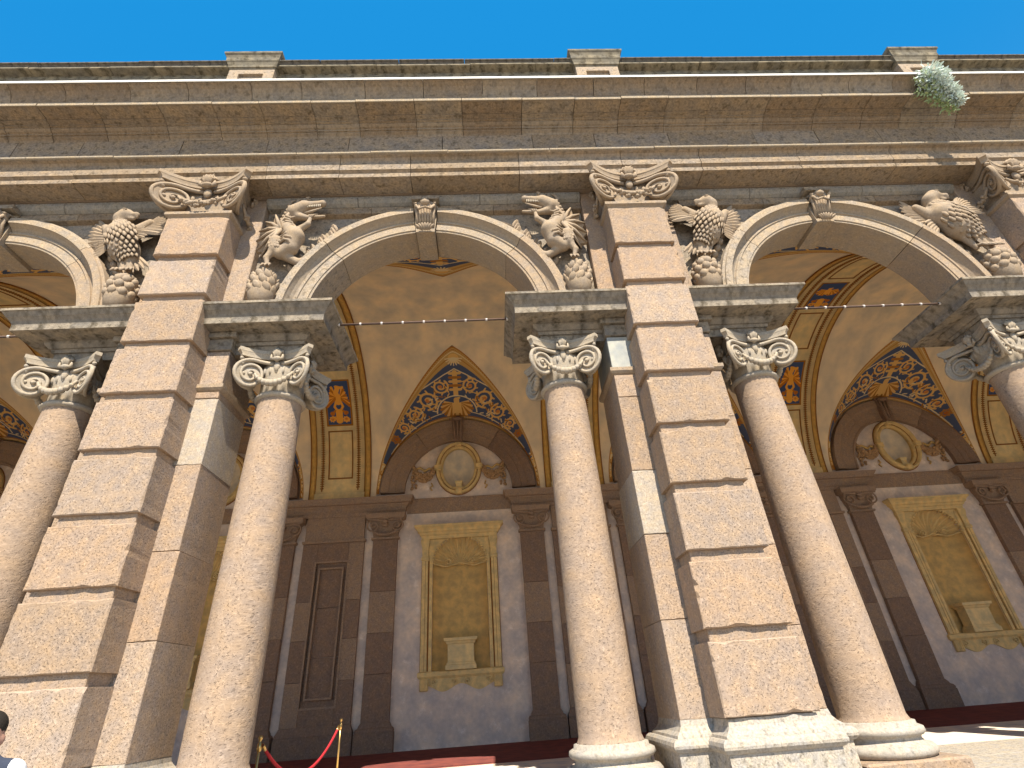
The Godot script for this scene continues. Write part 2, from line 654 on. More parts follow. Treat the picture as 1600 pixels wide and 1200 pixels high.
func beast_picture(kind: int) -> ImageTexture:
	var g := Color(0.93, 0.66, 0.27)
	var d := Color(0.74, 0.45, 0.15)
	pic = Image.create(128, 256, false, Image.FORMAT_RGB8)
	pic.fill(Color(0.62, 0.42, 0.16))
	pic.fill_rect(Rect2i(9, 9, 110, 238), Color(0.27, 0.33, 0.47))
	if kind == 0:
		for m in [-1, 1]:
			for i in 8:
				var a := Vector2(64 + m * 12, 105)
				stroke([a, a + Vector2(m * (14 + i * 4), -62 + i * 15)], 6.5, g if i % 2 == 0 else d)
			stroke([Vector2(64 + m * 10, 120), Vector2(64 + m * 20, 150), Vector2(64 + m * 12, 165)], 6, g)
		stroke([Vector2(64, 55), Vector2(56, 75), Vector2(66, 95), Vector2(64, 130)], 12, g)
		stroke([Vector2(60, 40), Vector2(80, 46)], 8, g)
	else:
		bird(Vector2(64, 95), 52, g, d)
	stroke([Vector2(44, 175), Vector2(84, 175)], 7, d)
	stroke([Vector2(64, 180), Vector2(64, 225)], 17, g)
	for m in [-1, 1]:
		scroll(Vector2(64 + m * 33, 218), 15, 0.0, m, 3.2, g)
		scroll(Vector2(64 + m * 33, 186), 10, 0.0, -m, 2.6, d)
	pic.generate_mipmaps()
	return ImageTexture.create_from_image(pic)

func picture_mat(t: Texture2D) -> StandardMaterial3D:
	var m := StandardMaterial3D.new()
	m.albedo_texture = t
	m.albedo_color = Color(1, 1, 1)
	m.roughness = 0.9
	m.metallic_specular = 0.2
	return m

# ------------------------------------------------------------------ carved capitals
func capital(parent: Node3D, c: Vector3, hw: float, H: float, half: float, square: bool, m: Material, rich: bool) -> void:
	var st := begin(not square)
	if square:
		rect_lathe(st, c.x - half, c.x + half, c.z - half * 0.86, c.z + half * 0.86, [[0.0, c.y], [0.0, c.y + H * 0.3], [0.02, c.y + H * 0.42], [0.06, c.y + H * 0.55], [0.05, c.y + H * 0.66], [0.02, c.y + H * 0.82]])
	else:
		lathe(st, c, [[half, 0], [half * 1.02, H * 0.3], [half * 1.04, H * 0.42], [half * 1.14, H * 0.54], [half * 1.08, H * 0.66], [half * 1.04, H * 0.82]], 32)
	var body := build(st, "capital", m, parent)
	# egg and dart on the bell
	st = begin(true)
	for q in 4:
		var a := q * PI / 2
		for i in range(-2, 3):
			var u := i * hw * 0.17
			var n := (half * 0.92 + 0.03 if square else half * 1.06) - (0.0 if square else absf(i) * absf(i) * hw * 0.018)
			blob(st, c + Vector3(0, H * 0.55, 0) + u * Vector3(cos(a), 0, -sin(a)) + n * Vector3(sin(a), 0, cos(a)), Vector3(hw * 0.05, H * 0.10, hw * 0.05), Basis.IDENTITY, 5, 7)
	build(st, "egg_moulding", m, body)
	# abacus: four hollow sides, corners cut
	var rings := []
	for lv in [[0.93, 0.80], [0.94, 0.85], [0.97, 0.90], [1.0, 0.92], [1.0, 1.0]]:
		var r := PackedVector3Array()
		for q in 4:
			var a := q * PI / 2
			for i in 13:
				var t := i / 6.0 - 1.0
				var u := t * hw * 0.90
				var n := hw * (1.0 - 0.36 * (1.0 - t * t))
				r.append(c + Vector3(0, H * lv[1], 0) + (u * Vector3(cos(a), 0, -sin(a)) + n * Vector3(sin(a), 0, cos(a))) * lv[0])
		rings.append(r)
	st = begin()
	loft(st, rings)
	build(st, "abacus", m, body)
	# corner volutes
	for q in 4:
		st = begin(true)
		var edge := []
		for sgn in [1, -1]:
			var a := q * PI / 2 + (0.0 if sgn > 0 else PI / 2)
			var U := Vector3(cos(a), 0, -sin(a))
			var N := Vector3(sin(a), 0, cos(a))
			var path := []
			var rad := []
			for i in 5:
				var u := lerpf(0.10, 0.60, i / 5.0) * hw
				path.append([u, H * lerpf(0.70, 0.755, i / 5.0)])
				rad.append(H * 0.045)
			for i in 58:
				var t := i / 57.0
				var th := PI / 2 - t * TAU * 2.3
				var s := pow(1.0 - t, 0.85) * 0.93 + 0.07
				path.append([hw * 0.62 + hw * 0.36 * s * cos(th), H * 0.40 + H * 0.355 * s * sin(th)])
				rad.append(H * lerpf(0.045, 0.02, t))
			var pts := []
			for p in path:
				var u: float = p[0]
				pts.append(c + U * u * sgn + Vector3(0, p[1], 0) + N * hw * (0.57 + 0.41 * pow(u / hw, 2.0)))
			tube(st, pts, rad, 6)
			# the disc behind the spiral
			var mid: Vector3 = c + U * hw * 0.62 * sgn + Vector3(0, H * 0.40, 0) + N * hw * 0.70
			for i in range(5, 31):
				var p0: Vector3 = pts[i] - N * H * 0.03
				var p1: Vector3 = pts[i + 1] - N * H * 0.03
				if sgn > 0:
					tri(st, mid, p1, p0)
				else:
					tri(st, mid, p0, p1)
			blob(st, mid + N * H * 0.02, Vector3(H * 0.05, H * 0.05, H * 0.05), Basis.IDENTITY, 4, 6)
			var ed := PackedVector3Array()
			for i in range(6, 25):
				ed.append(pts[i] - N * H * 0.01)
			edge.append(ed)
		var axis := c + Vector3(0, H * 0.4, 0)
		var mrow := PackedVector3Array()
		for i in edge[0].size():
			var p: Vector3 = (edge[0][i] + edge[1][i]) * 0.5
			var d := Vector3(axis.x - p.x, 0, axis.z - p.z)
			mrow.append(p + d * 0.05)
		loft(st, [edge[0], mrow, edge[1]], false)
		var e := q * PI / 2 + PI / 4
		var o := Vector3(sin(e), 0, cos(e))
		for i in 4:
			blob(st, c + o * hw * (1.22 - i * 0.035) + Vector3(0, H * (0.75 - i * 0.12), 0), Vector3(hw * 0.06, H * 0.05, hw * 0.06), Basis.IDENTITY, 4, 6)
		build(st, "volute", m, body)
	# garlands slung between the volutes
	for q in 4:
		var a := q * PI / 2
		var U := Vector3(cos(a), 0, -sin(a))
		var N := Vector3(sin(a), 0, cos(a))
		st = begin(true)
		var pts := []
		var rad := []
		for i in 21:
			var t := i / 10.0 - 1.0
			var k := 1.0 - t * t
			pts.append(c + U * t * hw * 0.5 + Vector3(0, H * lerpf(0.40, 0.13 if not rich else 0.16, pow(k, 0.8)), 0) + N * hw * (0.74 + 0.02 * k))
			rad.append(H * (0.025 + 0.03 * k))
		tube(st, pts, rad, 6)
		if rich:
			for i in 46:
				var t := rng.randf_range(-0.75, 0.75)
				var k := 1.0 - t * t
				var p := c + U * t * hw * 0.5 + Vector3(0, H * (lerpf(0.36, 0.15, k) + rng.randf_range(-0.09, 0.04) * k), 0) + N * hw * (0.76 + rng.randf_range(-0.03, 0.05))
				blob(st, p, Vector3.ONE * H * rng.randf_range(0.028, 0.05), Basis.IDENTITY, 4, 6)
		else:
			for i in range(2, 19, 2):
				blob(st, pts[i], Vector3.ONE * rad[i] * 1.5, Basis.IDENTITY, 4, 6)
		build(st, "festoon", m, body)
		# the palmette in the middle of the abacus
		st = begin(true)
		var f := c + Vector3(0, H * 0.88, 0) + N * hw * 0.68
		for i in 7:
			var b := lerpf(-1.15, 1.15, i / 6.0)
			var tip := f + U * sin(b) * hw * 0.17 + Vector3(0, H * (0.02 + 0.13 * cos(b)), 0) + N * hw * (0.10 - 0.05 * absf(b))
			tube(st, [f - Vector3(0, H * 0.16, 0), f.lerp(tip, 0.55) + N * hw * 0.06, tip, tip - Vector3(0, H * 0.05, 0) + N * hw * 0.035], [hw * 0.035, hw * 0.05, hw * 0.045, hw * 0.015], 6)
		blob(st, f - Vector3(0, H * 0.10, 0) + N * hw * 0.04, Vector3(hw * 0.12, H * 0.06, hw * 0.07), Basis.IDENTITY, 5, 8)
		blob(st, c + Vector3(0, H * 0.62, 0) + N * hw * 0.62, Vector3(hw * 0.09, H * 0.13, hw * 0.06), Basis.IDENTITY, 5, 8)
		for s in [-1, 1]:
			tube(st, [f + U * s * hw * 0.03 - Vector3(0, H * 0.12, 0), f + U * s * hw * 0.16 - Vector3(0, H * 0.09, 0) + N * hw * 0.05, f + U * s * hw * 0.15 + Vector3(0, H * 0.0, 0) + N * hw * 0.06], [hw * 0.035, hw * 0.05, hw * 0.02], 6)
		if rich:
			tube(st, [f, f + Vector3(0, H * 0.12, 0) + U * hw * 0.02 + N * hw * 0.05, f + Vector3(0, H * 0.2, 0) + U * hw * 0.1 + N * hw * 0.08], [hw * 0.05, hw * 0.035, hw * 0.01], 6)
		build(st, "fleuron", m, body)

# ------------------------------------------------------------------ piers and columns
const CUTS := [8.975, 7.99, 6.954, 5.92, 4.93, 3.913, 2.908, 1.892, 0.896]

func pier(px: float, label: String, sd: int, pale_spots: Array) -> void:
	rng.seed = sd
	var t := thing("rusticated_pier", Vector3(px, 0, 0), label, "pier", "rusticated piers between the arches")
	var st := begin()
	stone(st, Vector3(-0.545, 0.5, -1.5), Vector3(0.545, 10.14, -0.075), 0.01, 0.0)
	build(st, "core", M.core, t)
	var top := 10.0
	for i in CUTS.size():
		st = begin()
		var j := rng.randf_range(-0.012, 0.012)
		hewn(st, Vector3(-0.61, CUTS[i], -0.62), Vector3(0.61, top, j), 0.02)
		build(st, "block", M.block[rng.randi() % 5], t)
		top = CUTS[i] - 0.15
	st = begin()
	rect_lathe(st, -0.61, 0.61, -0.6, 0.0, [[-0.04, 9.98], [0.0, 10.03], [0.05, 10.06], [0.05, 10.13], [-0.02, 10.15]])
	build(st, "necking", M.arch[1], t)
	# the flat strips that back the pier, laid in tall stones, with their own necking
	for s in [-1, 1]:
		var ys := [0.88]
		while ys[-1] < 4.9:
			ys.append(ys[-1] + rng.randf_range(0.95, 1.4))
		ys.append(6.2)
		for i in ys.size() - 1:
			st = begin()
			var x0 := 0.3
			var x1 := 1.0 + rng.randf_range(-0.006, 0.006)
			hewn(st, Vector3(minf(s * x0, s * x1), ys[i] + 0.003, -1.62), Vector3(maxf(s * x0, s * x1), ys[i + 1] - 0.003, -0.55 + rng.randf_range(-0.006, 0.006)), 0.008)
			var pale := pale_spots.has(s * (i + 1))
			build(st, "ashlar", M.patch if pale else M.block[rng.randi() % 5], t)
		st = begin()
		rect_lathe(st, minf(s * 0.3, s), maxf(s * 0.3, s), -1.62, -0.55, [[0.0, 6.2], [0.03, 6.22], [0.06, 6.26], [0.06, 6.33], [0.0, 6.35]])
		build(st, "astragal", M.arch[1], t)
		st = begin()
		stone(st, Vector3(minf(s * 0.3, s), 6.352, -1.62), Vector3(maxf(s * 0.3, s), 7.05, -0.55), 0.01, 0.003)
		var m: Material = M.pale if pale_spots.has(s * 9) else M.block[rng.randi() % 5]
		build(st, "ashlar", m, t)
		st = begin()
		stone(st, Vector3(minf(s * 0.55, s * 0.985), 7.82, -1.4), Vector3(maxf(s * 0.55, s * 0.985), 11.13, -0.55), 0.012, 0.0)
		build(st, "strip", M.block[rng.randi() % 5], t)
	st = begin()
	box(st, Vector3(-0.6, 10.1, -1.41), Vector3(0.6, 11.13, -0.56))
	build(st, "backing", M.wall, t)
	# base
	var prof := [[0.13, -0.15], [0.13, 0.54], [0.16, 0.55], [0.195, 0.59], [0.20, 0.62], [0.185, 0.66], [0.15, 0.69], [0.11, 0.69], [0.10, 0.72], [0.05, 0.76], [0.015, 0.81], [0.0, 0.885]]
	st = begin()
	rect_lathe(st, -0.56, 0.56, -0.7, -0.04, prof)
	build(st, "base", M.base, t)
	st = begin()
	rect_lathe(st, -1.0, 1.0, -1.62, -0.55, prof)
	build(st, "base", M.base, t)
	capital(t, Vector3(0, 10.15, -0.64), 0.97, 0.985, 0.53, true, M.carved, true)

func make_column() -> Node3D:
	var t := thing("column", Vector3.ZERO, "", "column", "freestanding columns under the arches")
	var st := begin(true)
	var prof := []
	for i in 25:
		var k := i / 24.0
		var r := 0.43 - 0.055 * pow(k, 1.7)
		if i == 0:
			prof.append([0.475, 0.66])
			prof.append([0.45, 0.70])
		prof.append([r, 0.75 + k * 5.35])
	prof.append([0.385, 6.13])
	lathe(st, Vector3.ZERO, prof, 48)
	build(st, "shaft", M.shaft, t)
	st = begin(true)
	lathe(st, Vector3.ZERO, [[0.37, 6.12], [0.42, 6.14], [0.445, 6.18], [0.42, 6.22], [0.38, 6.235]], 40)
	build(st, "neck_ring", M.carved_pale, t)
	st = begin(true)
	lathe(st, Vector3.ZERO, [[0.40, 0.28], [0.60, 0.28], [0.645, 0.32], [0.65, 0.37], [0.615, 0.415], [0.56, 0.425], [0.53, 0.44], [0.505, 0.475], [0.515, 0.505], [0.55, 0.515], [0.585, 0.55], [0.575, 0.60], [0.53, 0.62], [0.51, 0.625], [0.505, 0.67], [0.48, 0.675], [0.44, 0.69]], 48)
	var b := build(st, "base", M.base, t)
	st = begin()
	stone(st, Vector3(-0.68, -0.15, -0.68), Vector3(0.68, 0.278, 0.68), 0.025, 0.008)
	build(st, "plinth", M.block[1], b)
	capital(t, Vector3(0, 6.225, 0), 0.67, 0.83, 0.375, false, M.carved_pale, false)
	return t

# the short entablature that a column carries, returning round three sides
func make_impost() -> Node3D:
	var t := thing("impost", Vector3.ZERO, "", "impost", "imposts above the columns")
	var st := begin()
	rect_lathe(st, 0.5, 2.24, -1.44, -0.68, [[0.0, 7.055], [0.0, 7.22], [0.035, 7.225], [0.05, 7.29], [0.08, 7.295], [0.14, 7.36], [0.15, 7.415]])
	build(st, "frieze", M.impost, t)
	st = begin()
	stone(st, Vector3(0.56, 7.055, -1.6), Vector3(1.03, 7.30, -0.5), 0.01, 0.0)
	stone(st, Vector3(0.56, 7.30, -1.66), Vector3(1.1, 7.414, -0.43), 0.01, 0.0)
	build(st, "bracket", M.impost, t)
	st = begin()
	rect_lathe(st, 0.5, 2.24, -1.44, -0.68, [[0.1, 7.418], [0.50, 7.418], [0.50, 7.52], [0.505, 7.55], [0.53, 7.60], [0.575, 7.65], [0.585, 7.655], [0.61, 7.69], [0.64, 7.735], [0.665, 7.745], [0.665, 7.795], [0.1, 7.80]])
	build(st, "cornice", M.impost, t)
	return t

# ------------------------------------------------------------------ one arch with its wall
func make_arch() -> Node3D:
	var t := thing("stone_arch", Vector3.ZERO, "", "arch", "round arches of the loggia")
	var prof := [[2.32, -1.42], [2.32, -0.66], [2.365, -0.655], [2.37, -0.635], [2.55, -0.635], [2.56, -0.61], [2.60, -0.61], [2.605, -0.64], [2.64, -0.63], [2.69, -0.58], [2.73, -0.50], [2.74, -0.46], [2.87, -0.46], [2.88, -0.50], [2.93, -0.51], [2.935, -0.60], [2.95, -0.74], [2.95, -1.42]]
	var segs := [[0.0, 42.2], [42.5, 84.5], [95.5, 137.5], [137.8, 180.0]]
	for i in 4:
		var st := begin()
		arc_sweep(st, prof, 0, 7.80, segs[i][0], segs[i][1], 22)
		build(st, "voussoir", M.arch[[1, 0, 0, 2][i]], t)
	# key stone: a scrolled console
	var st := begin()
	prism_z(st, [[-0.20, 10.02], [0.20, 10.02], [0.27, 10.86], [-0.27, 10.86]], -1.42, -0.56)
	var key := build(st, "keystone", M.arch[0], t)
	st = begin(true)
	var sp := []
	for i in 30:
		var k := i / 29.0
		sp.append([10.70 + 0.10 * cos(PI * 0.5 + k * 5.5) * (1 - k * 0.6), -0.50 + 0.14 * sin(PI * 0.5 + k * 5.5) * (1 - k * 0.6)])
	for s in [-1, 1]:
		var p := []
		for q in sp:
			p.append(Vector3(s * 0.21, q[0], q[1]))
		tube(st, p, [0.045, 0.03], 6)
	for i in 7:
		var k := i / 6.0
		tube(st, [Vector3(-0.2 + k * 0.4, 10.72, -0.42 + 0.03 * sin(k * PI)), Vector3((-0.2 + k * 0.4) * 0.9, 10.45, -0.47), Vector3((-0.2 + k * 0.4) * 0.85, 10.15, -0.56)], [0.045, 0.032, 0.03], 6)
	blob(st, Vector3(0, 10.74, -0.38), Vector3(0.13, 0.09, 0.09))
	blob(st, Vector3(0, 10.72, -0.46), Vector3(0.24, 0.11, 0.12))
	for s in [-1, 1]:
		tube(st, [Vector3(s * 0.2, 10.66, -0.38), Vector3(s * 0.13, 10.52, -0.36), Vector3(0, 10.56, -0.34)], [0.035, 0.03, 0.025], 6)
	build(st, "scroll", M.carved, key)
	st = begin(true)
	for i in 7:
		var k := i / 3.0 - 1.0
		blade(st, Vector3(k * 0.08, 10.05, -0.52), Vector3(k * 0.20, 10.19 - k * k * 0.06, -0.44), 0.035, Vector3(0, -0.3, 1), 0.03)
	build(st, "leaf", M.carved, key)
	st = begin()
	box(st, Vector3(-0.30, 10.84, -0.75), Vector3(0.30, 10.95, -0.36))
	build(st, "keystone_cap", M.cornice[3], key)
	# wall in the spandrels
	var poly := [[3.50, 7.82], [3.50, 11.13], [-3.50, 11.13], [-3.50, 7.82]]
	for i in 41:
		var a := PI - PI * i / 40.0
		poly.append([2.94 * cos(a), 7.82 + 2.94 * sin(a)])
	st = begin()
	prism_z(st, poly, -1.415, -0.72)
	build(st, "spandrel_wall", M.wall, t)
	# bed moulding along its top, in three stones
	var bed := [[-0.72, 10.88], [-0.59, 10.885], [-0.52, 10.93], [-0.47, 11.01], [-0.475, 11.09], [-0.52, 11.135], [-0.72, 11.135]]
	var low := [[-0.72, 10.66], [-0.61, 10.69], [-0.60, 10.70], [-0.60, 10.878], [-0.72, 10.878]]
	var xs := [-3.5, -1.3 + rng.randf_range(-0.3, 0.3), 1.2 + rng.randf_range(-0.3, 0.3), 3.5]
	for i in 3:
		st = begin()
		prism_x(st, bed, xs[i] + 0.006, xs[i + 1] - 0.006)
		build(st, "moulding_stone", M.torus, t)
		st = begin()
		prism_x(st, low, xs[i] + 0.3, xs[i + 1] + (0.29 if i < 2 else 0.0))
		build(st, "moulding_stone", M.cornice[i % 3], t)
	# inner face, above the back of the arch
	return t

# ------------------------------------------------------------------ carved beasts of the spandrels
func pod(st: SurfaceTool, c: Vector3, kind: int) -> void:
	lathe(st, c, [[0.12, -0.62], [0.20, -0.55], [0.25, -0.35], [0.25, -0.1], [0.20, 0.08], [0.08, 0.16]], 14)
	for r in 4:
		for k in 9:
			var a := TAU * (k + 0.5 * (r % 2)) / 9.0
			var rr: float = [0.24, 0.25, 0.21, 0.12][r]
			var y: float = [-0.28, -0.12, 0.03, 0.14][r]
			var b := Basis(Vector3.UP, a) * Basis(Vector3.RIGHT, 0.35)
			if kind == 0:
				blob(st, c + Vector3(sin(a) * rr, y, cos(a) * rr), Vector3(0.085, 0.10, 0.05), b, 4, 6)
			else:
				blob(st, c + Vector3(sin(a) * rr, y, cos(a) * rr), Vector3(0.075, 0.13, 0.035), b * Basis(Vector3.BACK, 0.5), 4, 6)

func make_eagle() -> Node3D:
	var t := thing("eagle_relief", Vector3.ZERO, "", "carving", "carved eagles in the spandrels")
	var z := -0.48
	var st := begin(true)
	nets(st, [
		[Vector3(1.82, 10.58, z + 0.06), Vector3(1.90, 10.50, z + 0.04), 0.155, 0.16],
		[Vector3(1.74, 10.58, z + 0.08), Vector3(1.56, 10.54, z + 0.12), 0.085, 0.045],
		[Vector3(1.56, 10.54, z + 0.12), Vector3(1.52, 10.44, z + 0.12), 0.045, 0.015],
		[Vector3(1.76, 10.47, z + 0.08), Vector3(1.60, 10.44, z + 0.10), 0.05, 0.03],
		[Vector3(1.90, 10.45, z), Vector3(1.84, 10.10, z), 0.13, 0.24],
		[Vector3(1.80, 10.02, z), Vector3(1.60, 9.62, z), 0.29, 0.27],
		[Vector3(1.60, 9.62, z), Vector3(1.38, 9.36, z - 0.02), 0.27, 0.15],
		[Vector3(1.42, 9.40, z), Vector3(1.30, 9.02, z + 0.05), 0.12, 0.05],
		[Vector3(1.62, 9.45, z - 0.05), Vector3(1.50, 9.02, z - 0.02), 0.10, 0.05],
		[Vector3(1.62, 10.05, z - 0.02), Vector3(1.30, 10.40, z), 0.15, 0.09],
		[Vector3(1.98, 10.02, z - 0.06), Vector3(2.24, 10.36, z - 0.06), 0.14, 0.08]], 0.022, 0.06)
	for s in [-1, 1]:
		for k in 3:
			tube(st, [Vector3(1.40 + s * 0.1, 9.03, z + 0.05), Vector3(1.36 + s * 0.1 + (k - 1) * 0.07, 8.97, z + 0.16), Vector3(1.34 + s * 0.1 + (k - 1) * 0.09, 8.88, z + 0.22)], [0.04, 0.035, 0.012], 6)
	var body := build(st, "body", M.carved, t)
	blobs_eye(body, Vector3(1.79, 10.60, z + 0.20))
	# body feathers, row over row
	st = begin(true)
	for r in 13:
		for k in 6:
			var u := (k - 2.5 + 0.5 * (r % 2)) / 3.2
			var rt := r / 12.0
			var ax := Vector3(1.88, 10.34, z).lerp(Vector3(1.40, 9.36, z), rt)
			var w := 0.312
			if rt < 0.35:
				w = lerpf(0.15, 0.312, rt / 0.35)
			elif rt > 0.6:
				w = lerpf(0.312, 0.16, (rt - 0.6) / 0.4)
			var p := ax + Vector3(0.86, -0.42, 0).normalized() * u * w * 1.15 + Vector3(0, 0, sqrt(maxf(0.02, 1.0 - u * u)) * w * 0.98)
			var nrm := Vector3(0.86 * u, -0.42 * u, sqrt(maxf(0.05, 1.0 - u * u))).normalized()
			var fd := (Vector3(-0.45, -0.89, 0) - nrm * nrm.dot(Vector3(-0.45, -0.89, 0))).normalized()
			blade(st, p - fd * 0.06, p + fd * 0.11 + nrm * 0.025, 0.045, nrm, 0.024)
	build(st, "breast_feathers", M.carved, t)
	st = begin()
	for i in 9:
		var a := lerpf(2.05, 3.45, i / 8.0)
		var root := Vector3(1.52, 10.12, z - 0.02 + 0.012 * i).lerp(Vector3(1.32, 10.36, z), 1.0 - i / 8.0)
		blade(st, root, root + Vector3(cos(a), sin(a) * 0.75, 0.03) * (0.40 + 0.035 * i), 0.06, Vector3(0, 0, 1), 0.035)
	for i in 6:
		var a := lerpf(2.3, 3.6, i / 5.0)
		var root := Vector3(1.60, 10.02, z + 0.06)
		blade(st, root, root + Vector3(cos(a), sin(a) * 0.7, 0.06) * 0.40, 0.055, Vector3(0, 0, 1), 0.03)
	build(st, "wing", M.carved, t)
	st = begin()
	for i in 10:
		var a := lerpf(1.05, -0.75, i / 9.0)
		var root := Vector3(2.22, 10.30, z - 0.10).lerp(Vector3(2.0, 9.86, z - 0.10), i / 9.0)
		blade(st, root, root + Vector3(cos(a), sin(a) * 0.7, 0.02) * (0.54 - 0.018 * i), 0.055, Vector3(0, 0, 1), 0.035)
	for i in 5:
		var root := Vector3(2.04, 9.95 - i * 0.07, z - 0.04)
		blade(st, root, root + Vector3(0.22, -0.10 - 0.04 * i, 0), 0.05, Vector3(0, 0, 1), 0.03)
	build(st, "wing", M.carved, t)
	st = begin()
	for i in 6:
		var root := Vector3(1.36 + i * 0.03, 9.50 - i * 0.035, z + 0.02 * i - 0.02)
		blade(st, root, root + Vector3(-0.36 + i * 0.045, -0.34 - i * 0.03, 0), 0.05, Vector3(0, 0, 1), 0.035)
	build(st, "tail", M.carved, t)
	st = begin(true)
	pod(st, Vector3(1.30, 8.62, z + 0.02), 0)
	build(st, "pedestal", M.carved, t)
	# the background flames of stone behind the claws
	st = begin(true)
	for i in 5:
		blob(st, Vector3(1.62 + i * 0.11, 9.0 + i * 0.19, z - 0.17), Vector3(0.08, 0.11, 0.07), Basis(Vector3.BACK, -0.6), 4, 6)
	build(st, "ribbon", M.carved, t)
	return t

func blobs_eye(parent: Node, p: Vector3) -> void:
	var st := begin(true)
	blob(st, p, Vector3(0.03, 0.025, 0.02), Basis.IDENTITY, 4, 6)
	blob(st, p + Vector3(0, 0.035, 0), Vector3(0.055, 0.018, 0.03), Basis(Vector3.BACK, 0.2), 4, 6)
	build(st, "eye", M.carved, parent)

func make_dragon() -> Node3D:
	var t := thing("dragon_relief", Vector3.ZERO, "", "carving", "carved dragons in the spandrels")
	var z := -0.48
	var st := begin(true)
	nets(st, [
		[Vector3(1.70, 10.56, z + 0.06), Vector3(1.90, 10.68, z + 0.10), 0.17, 0.14],
		[Vector3(1.90, 10.70, z + 0.10), Vector3(2.14, 10.72, z + 0.12), 0.115, 0.075],
		[Vector3(2.14, 10.72, z + 0.12), Vector3(2.30, 10.74, z + 0.13), 0.075, 0.075],
		[Vector3(1.76, 10.44, z + 0.06), Vector3(2.02, 10.35, z + 0.09), 0.10, 0.055],
		[Vector3(2.02, 10.35, z + 0.09), Vector3(2.36, 10.38, z + 0.10), 0.05, 0.03],
		[Vector3(2.30, 10.79, z + 0.13), Vector3(2.31, 10.76, z + 0.13), 0.05, 0.045],
		[Vector3(1.93, 10.84, z + 0.13), Vector3(1.99, 10.85, z + 0.13), 0.055, 0.045],
		[Vector3(1.66, 10.52, z + 0.02), Vector3(1.52, 10.26, z), 0.14, 0.12],
		[Vector3(1.52, 10.26, z), Vector3(1.66, 10.04, z + 0.05), 0.125, 0.15],
		[Vector3(1.66, 10.04, z + 0.05), Vector3(1.82, 9.80, z + 0.08), 0.16, 0.19],
		[Vector3(1.82, 9.80, z + 0.08), Vector3(1.76, 9.50, z + 0.06), 0.19, 0.15],
		[Vector3(1.76, 9.50, z + 0.06), Vector3(1.56, 9.36, z + 0.05), 0.15, 0.12],
		[Vector3(1.46, 9.66, z + 0.10), Vector3(1.46, 9.44, z + 0.09), 0.13, 0.12],
		[Vector3(1.46, 9.44, z + 0.09), Vector3(1.34, 9.20, z + 0.10), 0.09, 0.06],
		[Vector3(1.34, 9.20, z + 0.10), Vector3(1.40, 8.98, z + 0.10), 0.055, 0.04],
		[Vector3(1.62, 9.36, z), Vector3(1.92, 9.20, z - 0.06), 0.10, 0.08],
		[Vector3(1.92, 9.20, z - 0.06), Vector3(2.20, 9.38, z - 0.08), 0.075, 0.065],
		[Vector3(2.20, 9.38, z - 0.08), Vector3(2.38, 9.66, z - 0.1), 0.06, 0.03],
		[Vector3(1.90, 9.94, z + 0.14), Vector3(2.08, 10.06, z + 0.18), 0.075, 0.055],
		[Vector3(2.08, 10.06, z + 0.18), Vector3(2.10, 10.26, z + 0.16), 0.05, 0.04]], 0.02, 0.035)
	for k in 3:
		tube(st, [Vector3(2.10, 10.24, z + 0.16), Vector3(2.08 + k * 0.05, 10.32, z + 0.20), Vector3(2.12 + k * 0.06, 10.38, z + 0.16)], [0.028, 0.022, 0.006], 5)
		tube(st, [Vector3(1.40, 9.0, z + 0.10), Vector3(1.34 + k * 0.07, 8.95, z + 0.19), Vector3(1.33 + k * 0.08, 8.86, z + 0.24)], [0.035, 0.03, 0.008], 5)
	tube(st, [Vector3(1.64, 10.66, z + 0.05), Vector3(1.54, 10.80, z + 0.05), Vector3(1.60, 10.92, z + 0.06), Vector3(1.68, 10.94, z + 0.07)], [0.06, 0.05, 0.035, 0.01], 6)
	tube(st, [Vector3(1.78, 10.74, z + 0.10), Vector3(1.74, 10.88, z + 0.10), Vector3(1.80, 10.97, z + 0.10)], [0.05, 0.04, 0.01], 6)
	tube(st, [Vector3(1.62, 10.46, z + 0.14), Vector3(1.60, 10.32, z + 0.18), Vector3(1.70, 10.26, z + 0.18), Vector3(1.78, 10.32, z + 0.17)], [0.03, 0.035, 0.03, 0.012], 6)
	tube(st, [Vector3(1.95, 10.45, z + 0.12), Vector3(2.12, 10.48, z + 0.16), Vector3(2.30, 10.58, z + 0.16)], [0.035, 0.03, 0.008], 6)
	var body := build(st, "body", M.carved, t)
	blobs_eye(body, Vector3(1.98, 10.83, z + 0.19))
	st = begin(true)
	for i in 9:
		var x := 1.95 + i * 0.038
		tube(st, [Vector3(x, 10.635 + i * 0.004, z + 0.17), Vector3(x + 0.01, 10.575, z + 0.175)], [0.018, 0.004], 5)
	build(st, "teeth", M.carved_pale, body)
	# belly plates, scales and ribs of hide
	st = begin(true)
	for i in 8:
		var k := i / 7.0
		var a := Vector3(1.50, 10.20, z + 0.10).lerp(Vector3(1.60, 9.52, z + 0.17), k)
		var w := 0.20 + 0.13 * sin(PI * k)
		tube(st, [a + Vector3(-0.05, 0.03, -0.03), a + Vector3(w * 0.4, 0.07, 0.06), a + Vector3(w * 0.85, 0.02, 0.07), a + Vector3(w * 1.15, -0.09, -0.05)], [0.016, 0.034, 0.034, 0.014], 6)
	for r in 4:
		for k in 4:
			blob(st, Vector3(1.37 + k * 0.055 + 0.02 * (r % 2), 9.68 - r * 0.075, z + 0.20 - absf(k - 1.5) * 0.02), Vector3(0.04, 0.055, 0.03), Basis(Vector3.BACK, 0.3), 4, 6)
	for i in 7:
		var q := Vector3(1.60, 10.64, z + 0.12).lerp(Vector3(1.40, 10.16, z + 0.04), i / 6.0)
		blob(st, q, Vector3(0.045, 0.06, 0.06), Basis(Vector3.BACK, 0.5), 4, 6)
	build(st, "hide_folds", M.carved, t)
